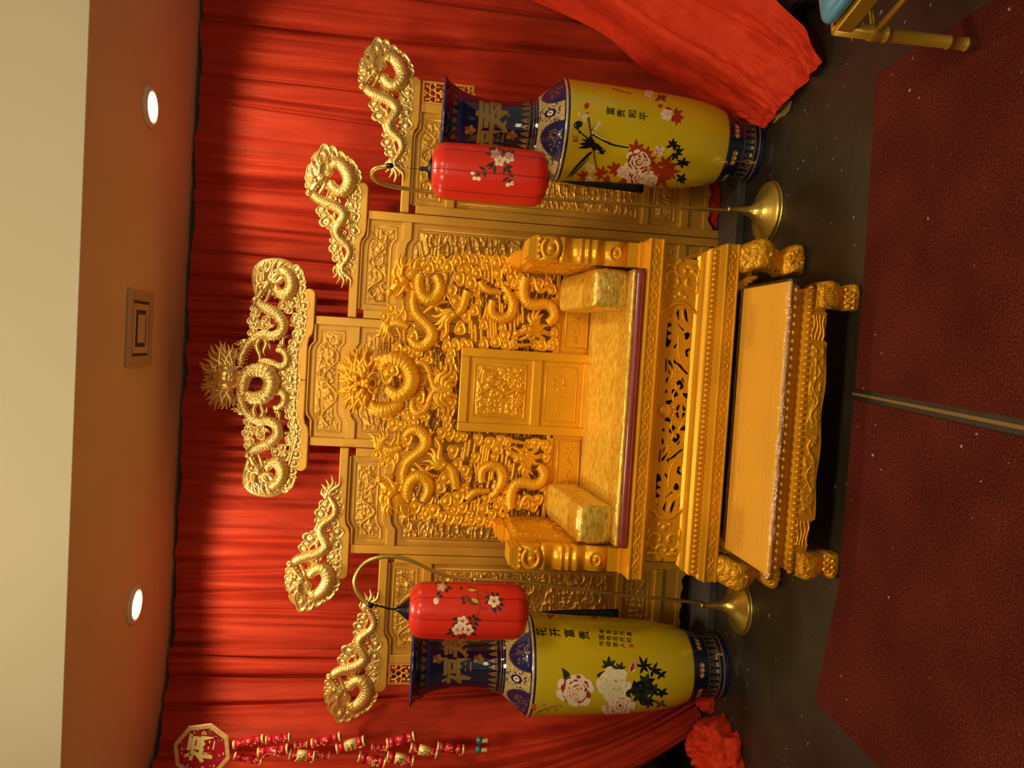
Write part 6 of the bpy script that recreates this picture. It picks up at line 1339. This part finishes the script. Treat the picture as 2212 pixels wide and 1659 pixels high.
# ------------------------------------------------------------------ gilt chair at the right edge
def chair():
    c0 = np.array([0.998, 2.175]); e1 = np.array([0.29, -0.957]); e2 = np.array([0.847, 0.53]); Sz = 0.395
    a = atan2(0.957, 0.29)
    e1 = e1/np.linalg.norm(e1); e2 = np.array([-e1[1], e1[0]])
    P = lambda u, v, z: (c0[0] + e1[0]*u + e2[0]*v, c0[1] + e1[1]*u + e2[1]*v, z + 0.0075)
    t = thing('banquet_chair', 'gilt banquet chair with blue padded seat cut off at the right edge', 'chair', tuple(P(Sz/2, Sz/2, 0)))
    for u, v in ((0, 0), (Sz, 0), (0, Sz), (Sz, Sz)):
        mb = MB(); back = v > 0; H = 0.45 if not back else 0.92
        prof = [(0.0, 0.017), (0.03, 0.018), (0.032, 0.0205), (0.036, 0.0205), (0.038, 0.018), (0.085, 0.018), (0.087, 0.021), (0.092, 0.021), (0.095, 0.0185), (0.27, 0.0205), (0.285, 0.0205), (0.288, 0.024), (0.294, 0.024), (0.297, 0.021), (0.315, 0.023), (0.33, 0.026), (0.345, 0.023), (0.35, 0.020), (H, 0.020)]
        mb.tube([P(u, v, z) for z, _ in prof], [r for _, r in prof], 18); mb.build('leg', GOLD_CH, t)
    mb = MB()
    def bar(mb, p, q, w, h): 
        p, q = np.array(p), np.array(q); d = (q - p)/np.linalg.norm(q - p); n = np.array([-d[1], d[0], 0])*w/2; z = np.array([0, 0, h/2]); V = []
        for e in (p, q): V += [e - n - z, e + n - z, e + n + z, e - n + z]
        mb.add(V, [(3, 2, 1, 0), (4, 5, 6, 7), (0, 1, 5, 4), (1, 2, 6, 5), (2, 3, 7, 6), (3, 0, 4, 7)], 0, False)
    for p, q in (((0, 0), (Sz, 0)), ((0, 0), (0, Sz)), ((Sz, 0), (Sz, Sz)), ((0, Sz), (Sz, Sz))): bar(mb, P(p[0], p[1], 0.428), P(q[0], q[1], 0.428), 0.034, 0.05)
    mb.build('seat_frame', GOLD_CH, t, bevel=0.004)
    for p, q in (((0, 0), (Sz, 0)), ((0, 0), (0, Sz)), ((Sz, 0), (Sz, Sz))):
        mb = MB(); mb.tube([P(p[0], p[1], 0.325), P(q[0], q[1], 0.325)], 0.0095, 12); mb.build('stretcher', GOLD_CH, t)
    for z in (0.62, 0.90):
        mb = MB(); mb.tube([P(0, Sz, z), P(Sz, Sz, z)], 0.014, 12); mb.build('back_rail', GOLD_CH, t)
    for k in range(5):
        mb = MB(); mb.tube([P(Sz*(k + 1)/6, Sz, 0.62), P(Sz*(k + 1)/6, Sz, 0.90)], 0.008, 10); mb.build('back_spindle', GOLD_CH, t)
    mb = MB(); n = 20; rows = []
    th = np.linspace(0, 2*pi, 48, endpoint=False)
    for ins, z in ((0.012, 0.453), (-0.004, 0.460), (-0.010, 0.475), (-0.006, 0.488), (0.012, 0.500), (0.05, 0.508), (0.11, 0.512), (0.18, 0.513)):
        h = Sz/2 - ins; x = np.sign(np.cos(th))*np.abs(np.cos(th))**0.22*h; y = np.sign(np.sin(th))*np.abs(np.sin(th))**0.22*h; rows.append([P(Sz/2 + a_, Sz/2 + b_, z) for a_, b_ in zip(x, y)])
    mb.grid(np.array(rows), 0, True, True); mb.F.append(tuple(mb.n - 48 + j for j in range(48))); mb.M.append(0); mb.S.append(True); mb.build('seat_pad', BLUEPAD, t)
chair()

# ------------------------------------------------------------------ firecracker hanging on the left curtain
YH = 3.86
h0 = at(436, 1612, YH)
hang = thing('firecracker_hanging', 'hanging of red foil firecrackers under an octagonal gold fortune plaque on left curtain', 'decoration', tuple(at(1062, 1600, YH)))
def oct_pts(c, R, a0): return [(c[0] + R*cos(radians(a0 + 45*k)), c[2] + R*sin(radians(a0 + 45*k))) for k in range(8)]
c = at(437, 1621, YH); A = at(398, 1580, YH); 
R = 0.138; a0 = 30
mb = MB(); o8 = oct_pts(c, R, a0); i8 = oct_pts(c, R*0.86, a0)
mb.prism(i8, YH - 0.004, YH + 0.006, 0)
for k in range(8):
    q = [o8[k], o8[(k + 1) % 8], i8[(k + 1) % 8], i8[k]]; mb.prism(q, YH - 0.009, YH + 0.006, 1)
for tri in glyph('福', 0.03):
    a = radians(-8); mb.add([(c[0] + 0.01 + (x*cos(a) - y*sin(a))*0.135, YH - 0.0055, c[2] + 0.012 + (x*sin(a) + y*cos(a))*0.135) for x, y in tri], [tuple(range(len(tri)))], 2, False)
r = random.Random(8)
for k in range(46):
    a = r.uniform(0, 2*pi); q = R*r.uniform(0.60, 0.80); x, z = c[0] + q*cos(a), c[2] + q*sin(a); s = r.uniform(0.004, 0.011)
    if (x - c[0]) > 0.02 and (z - c[2]) > 0.03 and k % 2: continue
    mb.prism([(x + s*cos(b), z + s*0.7*sin(b)) for b in np.linspace(0, 2*pi, 7, endpoint=False)][::-1], YH - 0.006, YH - 0.003, 1 if k % 3 else 3)
mb.build('octagon_plaque', [FOILR, FOILG, mat('bright_gold_foil', (0.95, 0.82, 0.25), 0.35, 0.0), mat('mauve_foil', (0.35, 0.12, 0.22), 0.3, 0.5)], hang)
mb = MB(); mb.tube([tuple(at(372, 1628, YH)), tuple(at(398, 1626, YH))], 0.0018, 6); mb.tube([tuple(at(488, 1612, YH + 0.012)), tuple(at(760, 1606, YH + 0.012)), tuple(at(1035, 1596, YH + 0.012))], 0.0016, 6); mb.build('hanging_cord', P_RED, hang)
def cracker(p, q, rpx, chs, dy, gold):
    a, b = at(p[0], p[1], YH + dy), at(q[0], q[1], YH + dy); v = b - a; L = np.linalg.norm(v); v = v/L; rr = rpx*YH/F
    mb = MB(); seg = [(0.0, 1), (0.07, 1), (0.071, 0), (0.30, 0), (0.301, 1 if gold else 0), (0.72, 1 if gold else 0), (0.721, 0), (0.93, 0), (0.931, 1), (1.0, 1)]
    for (t0, m0), (t1, m1) in zip(seg[::2], seg[1::2]):
        mb.tube([a + v*L*t0, a + v*L*t1], rr*(1.05 if m0 else 1.0), 16, m0)
    mb.tube([a - v*0.001, a], rr*0.7, 12, 2); mb.tube([b, b + v*0.001], rr*0.7, 12, 2)
    # foil motifs and a character on the paper
    n = np.array([v[2], 0, -v[0]])
    for k, ch in enumerate(chs):
        m_ = a + v*L*(0.5 if len(chs) == 1 else 0.35 + 0.32*k)
        for tri in glyph(ch, 0.02):
            mb.add([m_ + (-n*x - v*y)*rr*1.5*1.0 + np.array([0, -sqrt(max(1.08**2 - (1.5*x)**2, 0.04))*rr, 0]) for x, y in tri], [tuple(range(len(tri)))], 2 if gold else 1, False)
    rr_ = random.Random(int(p[0]))
    for k in range(10):
        m_ = a + v*L*rr_.uniform(0.1, 0.9) + n*rr*rr_.uniform(-0.7, 0.7); mb.ell(m_ + np.array([0, -rr*0.85, 0]), (rr*0.16, rr*0.22, rr*0.2), 1, 6, 4)
    mb.build('firecracker', [FOILR, FOILG, P_BROWN], hang)
for p, q, rp, ch, dy, g in (((504, 1610), (570, 1595), 9, '', 0, False), ((574, 1599), (627, 1592), 8.5, '', 0.004, False), ((557, 1626), (623, 1617), 10.5, '吉', -0.012, False), ((506, 1632), (566, 1644), 8.5, '', 0.014, False), ((625, 1630), (680, 1634), 11, '福', -0.006, True), ((636, 1610), (664, 1608), 7, '', 0.018, False),
                          ((684, 1630), (712, 1632), 7.5, '', 0.016, False), ((673, 1606), (736, 1591), 9.5, '', 0, False), ((727, 1617), (788, 1600), 11, '春', -0.008, True), ((774, 1634), (832, 1648), 11, '发', -0.008, False), ((802, 1614), (836, 1616), 7.5, '', 0.018, False), ((836, 1606), (896, 1590), 10, '', 0, False),
                          ((835, 1634), (893, 1644), 11.5, '财', -0.004, True), ((886, 1614), (944, 1628), 10.5, '吉', -0.014, True), ((944, 1613), (1002, 1620), 10.5, '', 0.006, False)): cracker(p, q, rp, ch, dy, g)
for p in ((1036, 1599), (1034, 1619)):
    mb = MB(); mb.ell(at(p[0], p[1], YH), (0.019, 0.019, 0.019), 0, 14, 10); mb.build('turquoise_bead', TURQ, hang)
    mb = MB(); a = at(p[0] + 10, p[1] + 1, YH); mb.lathe([(0.0, a[2] - 0.020), (0.014, a[2] - 0.019), (0.010, a[2] - 0.006), (0.010, a[2] + 0.0), (0.014, a[2] + 0.012), (0.0, a[2] + 0.014)], (a[0], a[1]), 16); mb.build('gold_bead', FOILG, hang)
